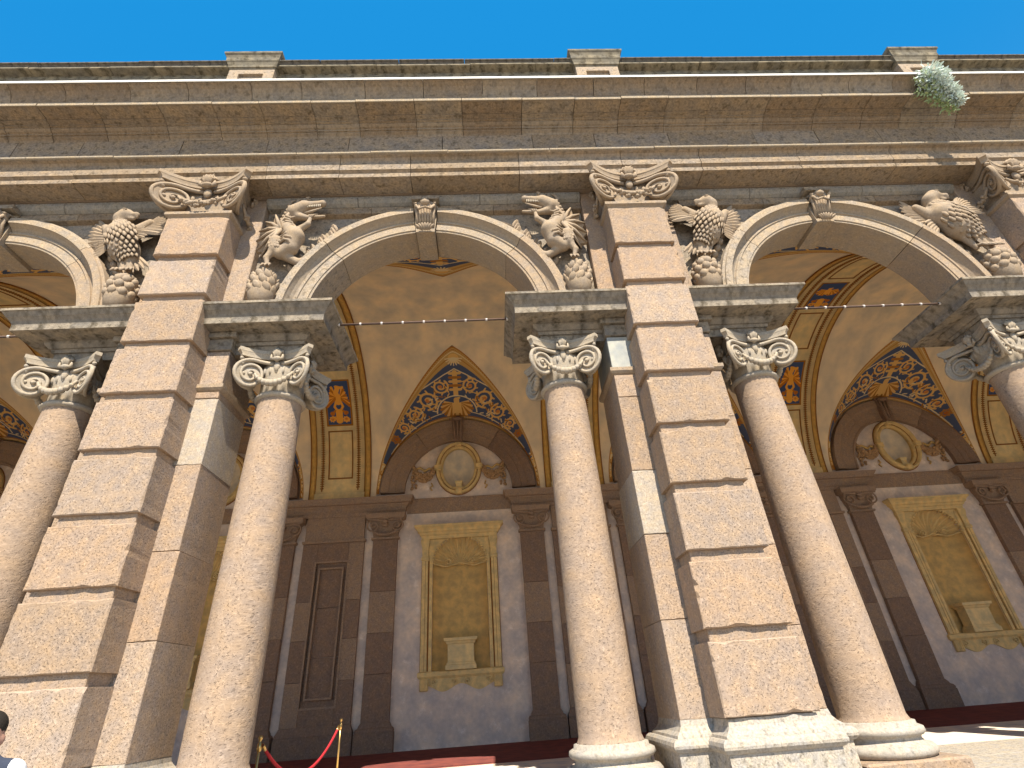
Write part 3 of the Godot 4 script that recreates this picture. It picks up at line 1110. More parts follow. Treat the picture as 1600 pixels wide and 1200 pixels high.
	# leathery wing: ribs with membrane between
	var tips := [Vector3(1.25, 10.62, z - 0.02), Vector3(1.10, 10.36, z), Vector3(1.01, 10.08, z), Vector3(1.01, 9.76, z + 0.02), Vector3(1.06, 9.46, z + 0.04), Vector3(1.20, 9.28, z + 0.06)]
	var root := Vector3(1.54, 9.94, z + 0.17)
	st = begin()
	for i in 5:
		var mid: Vector3 = (tips[i] + tips[i + 1]) * 0.5
		mid = mid.lerp(root, 0.16) - Vector3(0, 0, 0.07)
		var back := Vector3(0, 0, -0.08)
		out_poly(st, [root, tips[i], mid], root - Vector3(0, 0, 1))
		out_poly(st, [root, mid, tips[i + 1]], root - Vector3(0, 0, 1))
		out_poly(st, [tips[i], mid, mid + back, tips[i] + back], root)
		out_poly(st, [mid, tips[i + 1], tips[i + 1] + back, mid + back], root)
		out_poly(st, [root + back, tips[i] + back, mid + back], root + Vector3(0, 0, 1))
		out_poly(st, [root + back, mid + back, tips[i + 1] + back], root + Vector3(0, 0, 1))
	var wing := build(st, "wing", M.carved, t)
	st = begin(true)
	for p in tips:
		tube(st, [root, root.lerp(p, 0.5) + Vector3(0, 0, 0.05), p], [0.05, 0.036, 0.016], 6)
	build(st, "wing_rib", M.carved, wing)
	# flames and leaves carved low on the wall, following the arch
	st = begin()
	for i in 13:
		var k := i / 12.0
		var p := Vector3(1.80, 9.02, z - 0.16).lerp(Vector3(2.62, 10.18, z - 0.16), k) + Vector3(0.05 * sin(i * 2.0), 0, 0)
		blade(st, p, p + Vector3(0.12 + 0.2 * k, 0.20 - 0.10 * k, 0.05) * (1.1 if i % 2 == 0 else 0.75), 0.075, Vector3(-0.2, 0, 1), 0.06)
		blade(st, p, p + Vector3(-0.10, 0.20, 0.03), 0.06, Vector3(0, 0, 1), 0.05)
	build(st, "flames", M.carved, t)
	st = begin(true)
	pod(st, Vector3(1.37, 8.62, z + 0.02), 1)
	build(st, "pedestal", M.carved, t)
	return t

# ------------------------------------------------------------------ entablature and parapet
const X0 := -18.7
const X1 := 36.7

func courses(parent: Node3D, prof: Array, called: String, mats: Array, lo: float, hi: float, must := []) -> void:
	var x := X0
	while x < X1:
		var w := rng.randf_range(lo, hi)
		var e := minf(x + w, X1)
		var st := begin()
		var g := rng.randf_range(0.004, 0.009)
		var dz := rng.randf_range(-0.006, 0.006)
		var p := []
		for q in prof:
			p.append([q[0] + (dz if q[0] > -0.4 else 0.0), q[1] + dz * 0.5])
		prism_x(st, p, x + g, e - g)
		build(st, called, mats[rng.randi() % mats.size()], parent)
		x = e

func entablature() -> void:
	var t := thing("entablature", Vector3.ZERO, "long stone entablature with weathered cornice running above all the arches", "entablature")
	var st := begin()
	box(st, Vector3(X0, 11.145, -1.6), Vector3(X1, 13.24, -0.46))
	build(st, "core", M.core, t)
	rng.seed = 501
	courses(t, [[-0.45, 11.14], [0.0, 11.14], [0.0, 11.25], [-0.025, 11.255], [-0.025, 11.30], [0.015, 11.33], [0.04, 11.337], [0.04, 11.485], [0.03, 11.49], [0.03, 11.57], [0.04, 11.63], [0.08, 11.675], [0.15, 11.69], [0.15, 11.70], [-0.45, 11.70]], "architrave_stone", M.archi, 1.5, 2.4)
	courses(t, [[-0.45, 11.702], [0.165, 11.702], [0.185, 11.71], [0.19, 11.72], [0.19, 11.755], [-0.45, 11.76]], "ledge_stone", [M.sunlit_fillet], 1.5, 2.4)  # sunlit look of this top ledge is put into its paler colour
	rng.seed = 502
	courses(t, [[-0.45, 11.762], [-0.02, 11.762], [-0.02, 12.55], [-0.45, 12.55]], "frieze_stone", M.archi, 1.2, 2.2)
	rng.seed = 503
	courses(t, [[-0.45, 12.552], [-0.02, 12.552], [0.0, 12.60], [0.06, 12.635], [0.06, 12.66], [0.095, 12.662], [0.10, 12.70], [0.14, 12.71], [0.19, 12.745], [0.19, 12.775], [0.24, 12.778], [0.24, 12.81], [0.34, 12.815], [0.34, 12.848], [0.62, 12.85], [0.62, 12.86], [-0.45, 12.86]], "cornice_stone", M.cornice, 0.95, 1.45)
	rng.seed = 503
	courses(t, [[-0.45, 12.862], [0.61, 12.862], [0.655, 12.845], [0.66, 12.85], [0.66, 12.945], [-0.45, 12.95]], "corona_stone", [M.sunlit_fillet], 0.95, 1.45)  # bright sunlit edge of the corona painted in with the paler stone
	rng.seed = 504
	courses(t, [[-0.45, 12.952], [0.655, 12.952], [0.665, 12.99], [0.685, 13.06], [0.72, 13.13], [0.78, 13.195], [0.86, 13.235], [0.895, 13.24], [0.895, 13.27], [-0.45, 13.27]], "gutter_stone", M.cornice, 0.95, 1.45)
	st = begin()
	prism_x(st, [[0.55, 13.272], [0.915, 13.272], [0.915, 13.25], [0.925, 13.25], [0.925, 13.312], [0.55, 13.316]], X0, X1)
	build(st, "flashing", M.lead, t)
	# loose bits of stone lying on the ledges
	st = begin(true)
	for i in 14:
		blob(st, Vector3(rng.randf_range(-3, 17), 11.775, rng.randf_range(0.08, 0.16)), Vector3(rng.randf_range(0.02, 0.09), 0.03, 0.03), Basis.IDENTITY, 4, 6)
	build(st, "rubble", M.archi[2], t).set_meta("kind", "stuff")
	# cable along the top of the cornice
	st = begin(true)
	var pts := []
	for i in 60:
		var x := 4.0 + i * 0.33
		pts.append(Vector3(x, 13.50 + 0.02 * sin(i * 0.9), 0.62))
	tube(st, pts, [0.014], 6)
	for i in range(0, 60, 9):
		tube(st, [pts[i], pts[i] - Vector3(0, 0.2, 0)], [0.012], 5)
	blob(st, pts[0], Vector3(0.05, 0.04, 0.04))
	var o := build(st, "cable", M.lead)
	tag(o, "thin pale cable strung on pins along the cornice top", "cable")

func parapet() -> void:
	var t := thing("parapet", Vector3.ZERO, "low dark lichened parapet rail along the roof edge between the panelled posts", "parapet")
	var st := begin()
	box(st, Vector3(X0, 13.28, -0.7), Vector3(X1, 15.728, -0.28))
	build(st, "dado", M.rail[0], t)
	rng.seed = 601
	courses(t, [[-0.75, 15.73], [-0.30, 15.70], [-0.27, 15.71], [-0.10, 15.72], [-0.08, 15.73], [-0.08, 15.775], [-0.75, 15.78]], "rail_stone", M.rail, 1.6, 2.6)
	courses(t, [[-0.75, 15.782], [-0.09, 15.782], [-0.085, 15.82], [-0.06, 15.85], [-0.02, 15.86], [-0.02, 15.895], [-0.75, 15.94]], "coping_stone", [M.lichen], 1.6, 2.6)
	var names := {0.0: "panelled parapet post above the pier behind the red rope", 9.0: "panelled parapet post above the pier with pale patched stone", 18.0: "panelled parapet post beside the silvery shrub"}
	for x in [-18.0, -9.0, 0.0, 9.0, 18.0, 27.0, 36.0]:
		var p := thing("parapet_post", Vector3(x, 13.28, 0), names.get(x, "panelled parapet post further along the roof edge"), "post", "posts of the parapet")
		st = begin()
		box(st, Vector3(-0.57, 0, -0.85), Vector3(0.57, 2.3, -0.16))
		# raised border round the sunk panel
		for b in [[-0.57, 2.12, 0.57, 2.3], [-0.57, 0.3, -0.31, 2.12], [0.31, 0.3, 0.57, 2.12], [-0.57, 0.0, 0.57, 0.3]]:
			box(st, Vector3(b[0], b[1], -0.16), Vector3(b[2], b[3], -0.09))
		build(st, "body", M.post, p)
		st = begin()
		rect_lathe(st, -0.57, 0.57, -0.85, -0.09, [[-0.1, 2.302], [0.0, 2.305], [0.02, 2.35], [0.045, 2.36], [0.045, 2.40], [0.05, 2.44], [0.075, 2.52], [0.10, 2.56], [0.105, 2.60], [0.105, 2.67], [0.11, 2.70], [0.13, 2.76], [0.16, 2.80], [0.165, 2.81], [0.165, 2.87], [0.0, 2.90]])
		build(st, "cap", M.rail[1], p)
	# roof over the vaults
	st = begin()
	box(st, Vector3(X0, 13.3, -13.2), Vector3(X1, 13.5, -0.75))
	structure(build(st, "roof", M.core))

func shrub() -> void:
	rng.seed = 77
	var t := thing("hanging_shrub", Vector3(16.35, 13.3, 0.85), "silvery grey shrub hanging over the edge of the cornice", "shrub")
	var st := begin(true)
	for i in 12:
		var a := rng.randf_range(-0.14, 0.14)
		tube(st, [Vector3(0, 0, -0.05), Vector3(a, 0.02, 0.12), Vector3(a * 1.3 + 0.08, -0.3, 0.14), Vector3(a + 0.22, -0.6 - absf(a), 0.08)], [0.02, 0.014, 0.01, 0.005], 5)
	build(st, "stems", M.leaf_green, t)
	for layer in 2:
		st = begin()
		for i in (1300 if layer == 0 else 260):
			var k := pow(rng.randf(), 1.3)
			var c := Vector3(-0.02 + k * 0.40, -0.12 - k * 0.95, 0.10 - k * 0.10)
			var rad := (0.34 - 0.24 * k) * (1.0 if layer == 0 else 0.8)
			var d := Vector3(rng.randfn(), rng.randfn(), rng.randfn()).normalized()
			var p := c + d * rad * sqrt(rng.randf()) * Vector3(0.85, 0.9, 0.8)
			if layer == 1:
				p += Vector3(-0.10, -0.16, -0.16)
			var q := (d + Vector3(0, -0.4, 0.3) + Vector3(rng.randfn(), rng.randfn(), rng.randfn()) * 0.4).normalized()
			blade(st, p, p + q * rng.randf_range(0.07, 0.13), 0.021, Vector3(rng.randfn(), rng.randfn(), rng.randfn()).normalized(), 0.004)
		build(st, "foliage", M.leaf if layer == 0 else M.leaf_green, t)

# ------------------------------------------------------------------ gallery: vault
func on_vault(x: float, deg: float, r: float) -> Vector3:
	var a := deg_to_rad(deg)
	return Vector3(x, 7.78 + r * sin(a), -6.65 - r * cos(a))

func ring_slab(st: SurfaceTool, x0: float, x1: float, r0: float, r1: float, d0: float, d1: float, n: int) -> void:
	var rings := []
	for i in n + 1:
		var d := lerpf(d0, d1, float(i) / n)
		rings.append(PackedVector3Array([on_vault(x0, d, r0), on_vault(x1, d, r0), on_vault(x1, d, r1), on_vault(x0, d, r1)]))
	loft(st, rings)

func uv_vert(st: SurfaceTool, p: Vector3, uv: Vector2) -> void:
	st.set_uv(uv)
	st.add_vertex(p)

func uv_grid(st: SurfaceTool, pts: Array, uvs: Array) -> void:
	for i in pts.size() - 1:
		for j in pts[0].size() - 1:
			for q in [[0, 0], [1, 0], [1, 1], [0, 0], [1, 1], [0, 1]]:
				uv_vert(st, pts[i + q[0]][j + q[1]], uvs[i + q[0]][j + q[1]])

func vaults() -> void:
	var st := begin(true)
	for side in [-1.0, 1.0]:
		var rows := []
		for i in 61:
			var p := on_vault(0, i * 3.0, 5.15)
			var q := clampf((p.y - 8.1) / 4.47, 0.0, 1.0)
			var w := 3.14 * pow(1.0 - q * q, 0.70)
			var r := []
			for k in 7:
				r.append(Vector3(side * lerpf(w, 4.5, k / 6.0), p.y, p.z))
			rows.append(r)
		for i in 60:
			for k in 6:
				if side > 0:
					quad(st, rows[i][k], rows[i][k + 1], rows[i + 1][k + 1], rows[i + 1][k])
				else:
					quad(st, rows[i][k + 1], rows[i][k], rows[i + 1][k], rows[i + 1][k + 1])
	st.generate_normals()
	var shell := st.commit()
	# painted webs over the lunettes, with UVs measured on the unrolled surface
	st = begin(true)
	var front := begin(true)
	var pts := []
	var uvs := []
	var fpts := []
	for i in 65:
		var th := PI * i / 64.0
		var r := []
		var u := []
		var fr := []
		for k in 9:
			var p := web(th, k / 8.0)
			r.append(p)
			fr.append(Vector3(p.x, p.y, -13.3 - p.z))
			u.append(unrolled(th, k / 8.0) / 512.0)
		pts.append(r)
		fpts.append(fr)
		uvs.append(u)
	uv_grid(st, pts, uvs)
	fpts.reverse()
	var ruv := uvs.duplicate()
	ruv.reverse()
	uv_grid(front, fpts, ruv)
	var wm := picture_mat(spandrel_picture())
	st.generate_normals()
	front.generate_normals()
	var rear_web := st.commit()
	var front_web := front.commit()
	for b in 6:
		var bx := -13.5 + BAY * b
		var v := place(shell, "vault", M.vault)
		v.position.x = bx
		structure(v)
		for f in 2:
			var o := place(rear_web if f == 0 else front_web, "vault_painting", wm)
			o.position.x = bx
			if f == 0:
				tag(o, ["pointed blue and gold painted web glimpsed past the outermost column beside the single eagle", "pointed blue and gold painted web above the lunette behind the single eagle arch", "pointed blue and gold painted web above the lunette framed by the dragon arch", "pointed blue and gold painted web above the lunette hidden behind the pale patched pier", "pointed blue and gold painted web seen through the arch below the silvery shrub", "pointed blue and gold painted web in the far bay"][b], "painting", "painted webs of the vault")
			else:
				tag(o, "blue and gold painted web on the courtyard side of the vault", "painting", "painted webs on the courtyard side")

func bands() -> void:
	var beasts := [picture_mat(beast_picture(0)), picture_mat(beast_picture(1))]
	var proto: Node3D = null
	var lab := {0.0: "cream painted vault band with griffin panel behind the column by the red rope", 9.0: "cream painted vault band behind the pale patched pier", 18.0: "cream painted vault band with gold edges seen under the eagle arch tie rod", 27.0: "cream painted vault band in the far bay beside the last visible column capital"}
	for b in 7:
		var x := -18.0 + BAY * b
		var l: String = lab.get(x, "cream painted vault band near the end of the gallery")
		if proto != null:
			copy_of(proto, Vector3(x, 0, 0), l)
			continue
		var t := thing("vault_band", Vector3(x, 0, 0), l, "vault band", "painted bands across the vault")
		proto = t
		var st := begin(true)
		ring_slab(st, -0.92, 0.92, 5.10, 5.2, 0, 180, 60)
		build(st, "cream_ground", M.cream, t)
		for s in [-1, 1]:
			st = begin(true)
			ring_slab(st, minf(s * 0.922, s * 1.14), maxf(s * 0.922, s * 1.14), 5.12, 5.2, 0, 180, 60)
			build(st, "gilt_edge", M.gold, t)
			st = begin(true)
			ring_slab(st, minf(s * 0.655, s * 0.70), maxf(s * 0.655, s * 0.70), 5.088, 5.11, 6, 174, 60)
			ring_slab(st, minf(s * 0.905, s * 0.925), maxf(s * 0.905, s * 0.925), 5.092, 5.11, 4, 176, 60)
			ring_slab(st, minf(s * 1.12, s * 1.155), maxf(s * 1.12, s * 1.155), 5.105, 5.14, 0, 180, 60)
			for i in 170:
				var d := 7.0 + i * 0.977
				ring_slab(st, minf(s * 0.61, s * 0.745), maxf(s * 0.61, s * 0.745), 5.082, 5.105, d, d + 0.45, 1)
			build(st, "guilloche", M.line, t)
		var mirror := [[11.0, 32.0, -1], [34.0, 55.0, 0], [60.5, 79.5, -1], [82.0, 98.0, 1], [100.5, 119.5, -1], [125.0, 146.0, 0], [148.0, 169.0, -1]]
		for p in mirror:
			if p[2] < 0:
				st = begin(true)
				for s in [-1, 1]:
					ring_slab(st, minf(s * 0.42, s * 0.47), maxf(s * 0.42, s * 0.47), 5.086, 5.105, p[0], p[1], 8)
				ring_slab(st, -0.42, 0.42, 5.086, 5.105, p[0], p[0] + 0.6, 1)
				ring_slab(st, -0.42, 0.42, 5.086, 5.105, p[1] - 0.6, p[1], 1)
				build(st, "panel_frame", M.line, t)
			else:
				st = begin(true)
				var pts := []
				var uvs := []
				for i in 9:
					var k := i / 8.0
					var r := []
					var u := []
					for j in 3:
						r.append(on_vault(-0.5 + 0.5 * j, lerpf(p[0], p[1], k), 5.085))
						u.append(Vector2(j * 0.5, 1.0 - k if p[0] < 90 else k))
					pts.append(r)
					uvs.append(u)
				uv_grid(st, pts, uvs)
				build(st, "painted_panel", beasts[p[2]], t)
		# springing block at each foot
		for d in [[0.0, 5.0], [175.0, 180.0]]:
			st = begin()
			ring_slab(st, -0.93, 0.93, 5.07, 5.2, d[0], d[1], 2)
			build(st, "foot", M.cream, t)

# ------------------------------------------------------------------ gallery: rear wall
const ZR := -11.85

func rear_wall() -> void:
	var polys := []
	polys.append([[-4.5, 0], [-0.96, 0], [-0.96, 7.0], [-4.5, 7.0]])
	polys.append([[0.96, 0], [4.5, 0], [4.5, 7.0], [0.96, 7.0]])
	polys.append([[-0.96, 0], [0.96, 0], [0.96, 2.06], [-0.96, 2.06]])
	var pt := [[0.96, 5.42], [0.96, 7.0], [-0.96, 7.0], [-0.96, 5.42]]
	for i in range(1, 24):
		var a := PI - PI * i / 24.0
		pt.append([0.96 * cos(a), 5.42 + 0.93 * sin(a)])
	polys.append(pt)
	for s in [-1, 1]:
		var q := [[0, 11.9], [s * 4.5, 11.9], [s * 4.5, 7.0], [0, 7.0]]
		for i in 21:
			var a := -PI / 2 + PI * i / 20.0
			q.append([s * 0.63 * cos(a), 9.04 + 0.83 * sin(a)])
		polys.append(q)
	var st := begin()
	for p in polys:
		prism_z(st, p, ZR - 0.12, ZR)
	st.generate_normals()
	var m := st.commit()
	for b in 6:
		var o := place(m, "rear_wall", M.mauve)
		o.position.x = -13.5 + BAY * b
		structure(o)
	st = begin()
	box(st, Vector3(X0, -0.15, -13.2), Vector3(X1, 13.3, -12.6))
	structure(build(st, "outer_wall", M.mauve))
	for x in [[X0, X0 + 0.5], [X1 - 0.5, X1]]:
		st = begin()
		box(st, Vector3(x[0], -0.15, -12.6), Vector3(x[1], 13.24, -1.7))
		structure(build(st, "end_wall", M.mauve))

func make_wall_pilaster() -> Node3D:
	var t := thing("wall_pilaster", Vector3.ZERO, "", "pilaster", "brown pilasters on the gallery wall")
	var ys := [0.8, 2.1, 3.3, 4.6, 6.36]
	for i in 4:
		var st := begin()
		stone(st, Vector3(-0.435, ys[i] + 0.003, ZR - 0.02), Vector3(0.435, ys[i + 1] - 0.003, ZR + 0.16), 0.008, 0.002)
		build(st, "shaft_stone", M.brown2 if i == 2 else M.brown, t)
	var st := begin()
	rect_lathe(st, -0.435, 0.435, ZR - 0.02, ZR + 0.16, [[0.16, 0.0], [0.16, 0.52], [0.14, 0.53], [0.15, 0.58], [0.12, 0.64], [0.07, 0.66], [0.05, 0.72], [0.0, 0.80]])
	build(st, "base", M.brown, t)
	st = begin()
	rect_lathe(st, -0.435, 0.435, ZR - 0.02, ZR + 0.16, [[0.0, 6.362], [0.06, 6.38], [0.06, 6.45], [0.0, 6.46], [0.02, 6.6], [0.12, 6.9], [0.14, 7.05], [0.26, 7.1], [0.28, 7.27], [0.0, 7.28]])
	var c := build(st, "capital", M.brown2, t)
	st = begin(true)
	for s in [-1, 1]:
		var p := []
		for i in 34:
			var k := i / 33.0
			var a: float = PI / 2 - s * k * TAU * 1.7
			p.append(Vector3(s * 0.42 + 0.25 * (1 - k * 0.85) * cos(a), 6.83 + 0.24 * (1 - k * 0.85) * sin(a), ZR + 0.33))
		tube(st, p, [0.05, 0.03], 6)
	var f := []
	for i in 13:
		var k := i / 6.0 - 1.0
		f.append(Vector3(k * 0.4, 6.62 - 0.12 * (1 - k * k), ZR + 0.33))
		blob(st, f[i], Vector3.ONE * 0.055, Basis.IDENTITY, 4, 6)
	for i in 3:
		blob(st, Vector3(0, 6.85 + i * 0.13, ZR + 0.36), Vector3(0.13, 0.08, 0.08), Basis.IDENTITY, 4, 7)
	tube(st, [Vector3(-0.66, 7.08, ZR + 0.36), Vector3(0, 7.02, ZR + 0.31), Vector3(0.66, 7.08, ZR + 0.36)], [0.045], 6)
	build(st, "scrollwork", M.brown2, c)
	return t

func make_stone_panel() -> Node3D:
	var t := thing("wall_panel", Vector3.ZERO, "", "panel", "brown stone panels on the gallery wall")
	var ys := [0.8, 2.0, 3.2, 4.4, 6.34]
	for i in 4:
		for b in [[-1.08, -0.55], [0.55, 1.08]]:
			var st := begin()
			stone(st, Vector3(b[0], ys[i] + 0.003, ZR - 0.02), Vector3(b[1], ys[i + 1] - 0.003, ZR + 0.14), 0.008, 0.002)
			build(st, "slab", M.brown if (i + int(b[0])) % 2 == 0 else M.brown2, t)
	for i in 3:
		var st := begin()
		stone(st, Vector3(-0.53, [1.3, 2.7, 4.2][i], ZR - 0.02), Vector3(0.53, [2.69, 4.19, 5.68][i], ZR + 0.05), 0.008, 0.0)
		build(st, "slab", M.brown, t)
	for b in [[0.8, 1.28], [5.7, 6.34]]:
		var st := begin()
		stone(st, Vector3(-0.547, b[0], ZR - 0.02), Vector3(0.547, b[1], ZR + 0.14), 0.008, 0.0)
		build(st, "slab", M.brown, t)
	var st := begin()
	for r in [[0.38, 0.44, 1.5, 5.5], [0.54, 0.60, 1.25, 5.72]]:
		box(st, Vector3(-r[1], r[2], ZR + 0.05), Vector3(-r[0], r[3], ZR + 0.165))
		box(st, Vector3(r[0], r[2], ZR + 0.05), Vector3(r[1], r[3], ZR + 0.165))
		box(st, Vector3(-r[0], r[3] - 0.06, ZR + 0.05), Vector3(r[0], r[3], ZR + 0.165))
		box(st, Vector3(-r[0], r[2], ZR + 0.05), Vector3(r[0], r[2] + 0.06, ZR + 0.165))
	build(st, "panel_moulding", M.brown2, t)
	st = begin()
	rect_lathe(st, -1.08, 1.08, ZR - 0.02, ZR + 0.14, [[0.1, 0.0], [0.1, 0.52], [0.08, 0.53], [0.09, 0.58], [0.07, 0.64], [0.03, 0.72], [0.0, 0.80]])
	build(st, "base", M.brown, t)
	st = begin()
	rect_lathe(st, -1.05, 1.05, ZR - 0.02, ZR + 0.14, [[0.0, 6.342], [0.06, 6.36], [0.07, 6.44], [0.0, 6.45], [0.0, 7.28]])
	build(st, "head", M.brown2, t)
	# the entablature broken forward over panel and pilasters
	st = begin()
	rect_lathe(st, -2.52, 2.52, ZR - 0.02, ZR + 0.17, [[0.0, 7.282], [0.0, 7.42], [0.02, 7.43], [0.02, 7.55], [0.06, 7.60], [0.10, 7.62], [0.12, 7.66], [0.22, 7.68], [0.22, 7.75], [0.25, 7.80], [0.29, 7.86], [0.30, 7.90], [0.0, 7.92]])
	build(st, "entablature", M.brown2, t)
	return t

func make_lunette() -> Node3D:
	var t := thing("lunette_arch", Vector3.ZERO, "", "arch", "brown lunette arches on the gallery wall")
	var prof := [[2.06, ZR - 0.02], [2.06, ZR + 0.17], [2.14, ZR + 0.17], [2.15, ZR + 0.14], [2.40, ZR + 0.15], [2.42, ZR + 0.18], [2.62, ZR + 0.19], [2.66, ZR + 0.23], [2.72, ZR + 0.25], [2.95, ZR + 0.25], [2.96, ZR - 0.02]]
	for s in [[0.0, 55.0], [55.4, 86.0], [94.0, 124.6], [125.0, 180.0]]:
		var st := begin()
		arc_sweep(st, prof, 0, 8.1, s[0], s[1], 14)
		build(st, "voussoir", M.brown2 if s[0] > 40 and s[0] < 130 else M.brown, t)
	var st := begin()
	prism_z(st, [[-0.17, 10.05], [0.17, 10.05], [0.25, 11.1], [-0.25, 11.1]], ZR, ZR + 0.36)
	var k := build(st, "keystone", M.brown, t)
	st = begin(true)
	for s in [-1, 0, 1]:
		tube(st, [Vector3(s * 0.16, 11.05, ZR + 0.42), Vector3(s * 0.13, 10.6, ZR + 0.38), Vector3(s * 0.10, 10.12, ZR + 0.36)], [0.06, 0.045, 0.035], 6)
	blob(st, Vector3(0, 11.0, ZR + 0.42), Vector3(0.25, 0.09, 0.09))
	build(st, "scroll", M.brown, k)
	st = begin()
	var disc := []
	for i in 41:
		var a := PI * i / 40.0
		disc.append([2.055 * cos(a), 8.1 + 2.055 * sin(a)])
	return t

func make_oval() -> Node3D:
	var t := thing("oval_frame", Vector3.ZERO, "", "frame", "oval stucco frames in the lunettes")
	var rings := []
	var st := begin(true)
	for i in 49:
		var a := TAU * i / 48.0
		var r := PackedVector3Array()
		for p in [[0.62, 0.82, -0.1], [0.62, 0.82, 0.05], [0.66, 0.86, 0.10], [0.71, 0.90, 0.06], [0.75, 0.95, 0.07], [0.79, 0.98, 0.19], [0.85, 1.04, 0.19], [0.88, 1.07, 0.10], [0.88, 1.07, -0.05]]:
			r.append(Vector3(p[0] * cos(a), 9.04 + p[1] * sin(a), ZR + p[2]))
		rings.append(r)
	loft(st, rings, true, false, false)
	var o := build(st, "oval_moulding", M.ochre, t)
	for a in [0.0, 90.0, 180.0, 270.0]:
		st = begin()
		var c := Vector3(0.80 * cos(deg_to_rad(a)), 9.04 + 0.99 * sin(deg_to_rad(a)), ZR + 0.1)
		stone(st, c - Vector3(0.13, 0.10, 0.1), c + Vector3(0.13, 0.10, 0.13), 0.02, 0.0)
		build(st, "clasp", M.ochre, o)
	for e in [[0.635, 0.045], [0.725, 0.062], [0.885, 0.004]]:
		st = begin()
		arc_sweep(st, [[e[0], ZR + e[1]], [e[0] + 0.022, ZR + e[1]], [e[0] + 0.022, ZR + e[1] + 0.02], [e[0], ZR + e[1] + 0.02]], 0, 9.04, 0, 360, 48, 1.0 + 0.2 / e[0])
		build(st, "painted_outline", M.line, o)
	# hollow behind the frame
	st = begin(true)
	rings = []
	for q in [[1.0, 0.0], [0.99, -0.2], [0.85, -0.32], [0.5, -0.38], [0.02, -0.40]]:
		var r := PackedVector3Array()
		for i in 40:
			var a := TAU * i / 40.0
			r.append(Vector3(0.63 * q[0] * cos(a), 9.04 + 0.83 * q[0] * sin(a), ZR + q[1]))
		rings.append(r)
	loft(st, rings, true, false, true)
	build(st, "hollow", M.tymp, t)
	st = begin()
	rect_lathe(st, -0.11, 0.11, ZR - 0.2, ZR + 0.04, [[0.04, 8.16], [0.04, 8.24], [0.0, 8.27], [0.0, 8.40], [0.03, 8.43], [0.03, 8.50]])
	build(st, "stand", M.cream, t)
	return t

func make_garland() -> Node3D:
	var t := thing("fruit_garland", Vector3.ZERO, "", "garland", "fruit garlands beside the oval frames")
	rng.seed = 909
	var st := begin(true)
	for i in 260:
		var k := rng.randf()
		var x := lerpf(0.93, 1.80, k)
		var sag := 4.0 * (k - 0.45) * (k - 0.45)
		var y := 8.66 + 0.38 * minf(sag, 1.0) + rng.randf_range(-0.16, 0.16)
		if k > 0.75 and i % 2 == 0:
			y = rng.randf_range(8.25, 8.9)
			x = rng.randf_range(1.6, 1.85)
		blob(st, Vector3(x, y, ZR + rng.randf_range(0.03, 0.12)), Vector3.ONE * rng.randf_range(0.035, 0.065), Basis.IDENTITY, 4, 6)
	build(st, "fruit", M.grapes, t)
	st = begin(true)
	tube(st, [Vector3(0.95, 8.95, ZR + 0.06), Vector3(1.15, 9.06, ZR + 0.05), Vector3(1.3, 8.95, ZR + 0.06), Vector3(1.5, 9.1, ZR + 0.05), Vector3(1.75, 9.0, ZR + 0.06)], [0.05], 6)
	tube(st, [Vector3(1.05, 8.45, ZR + 0.04), Vector3(1.0, 8.33, ZR + 0.05), Vector3(1.1, 8.27, ZR + 0.04), Vector3(1.02, 8.16, ZR + 0.04)], [0.03], 5)
	build(st, "ribbon", M.ochre2, t)
	return t

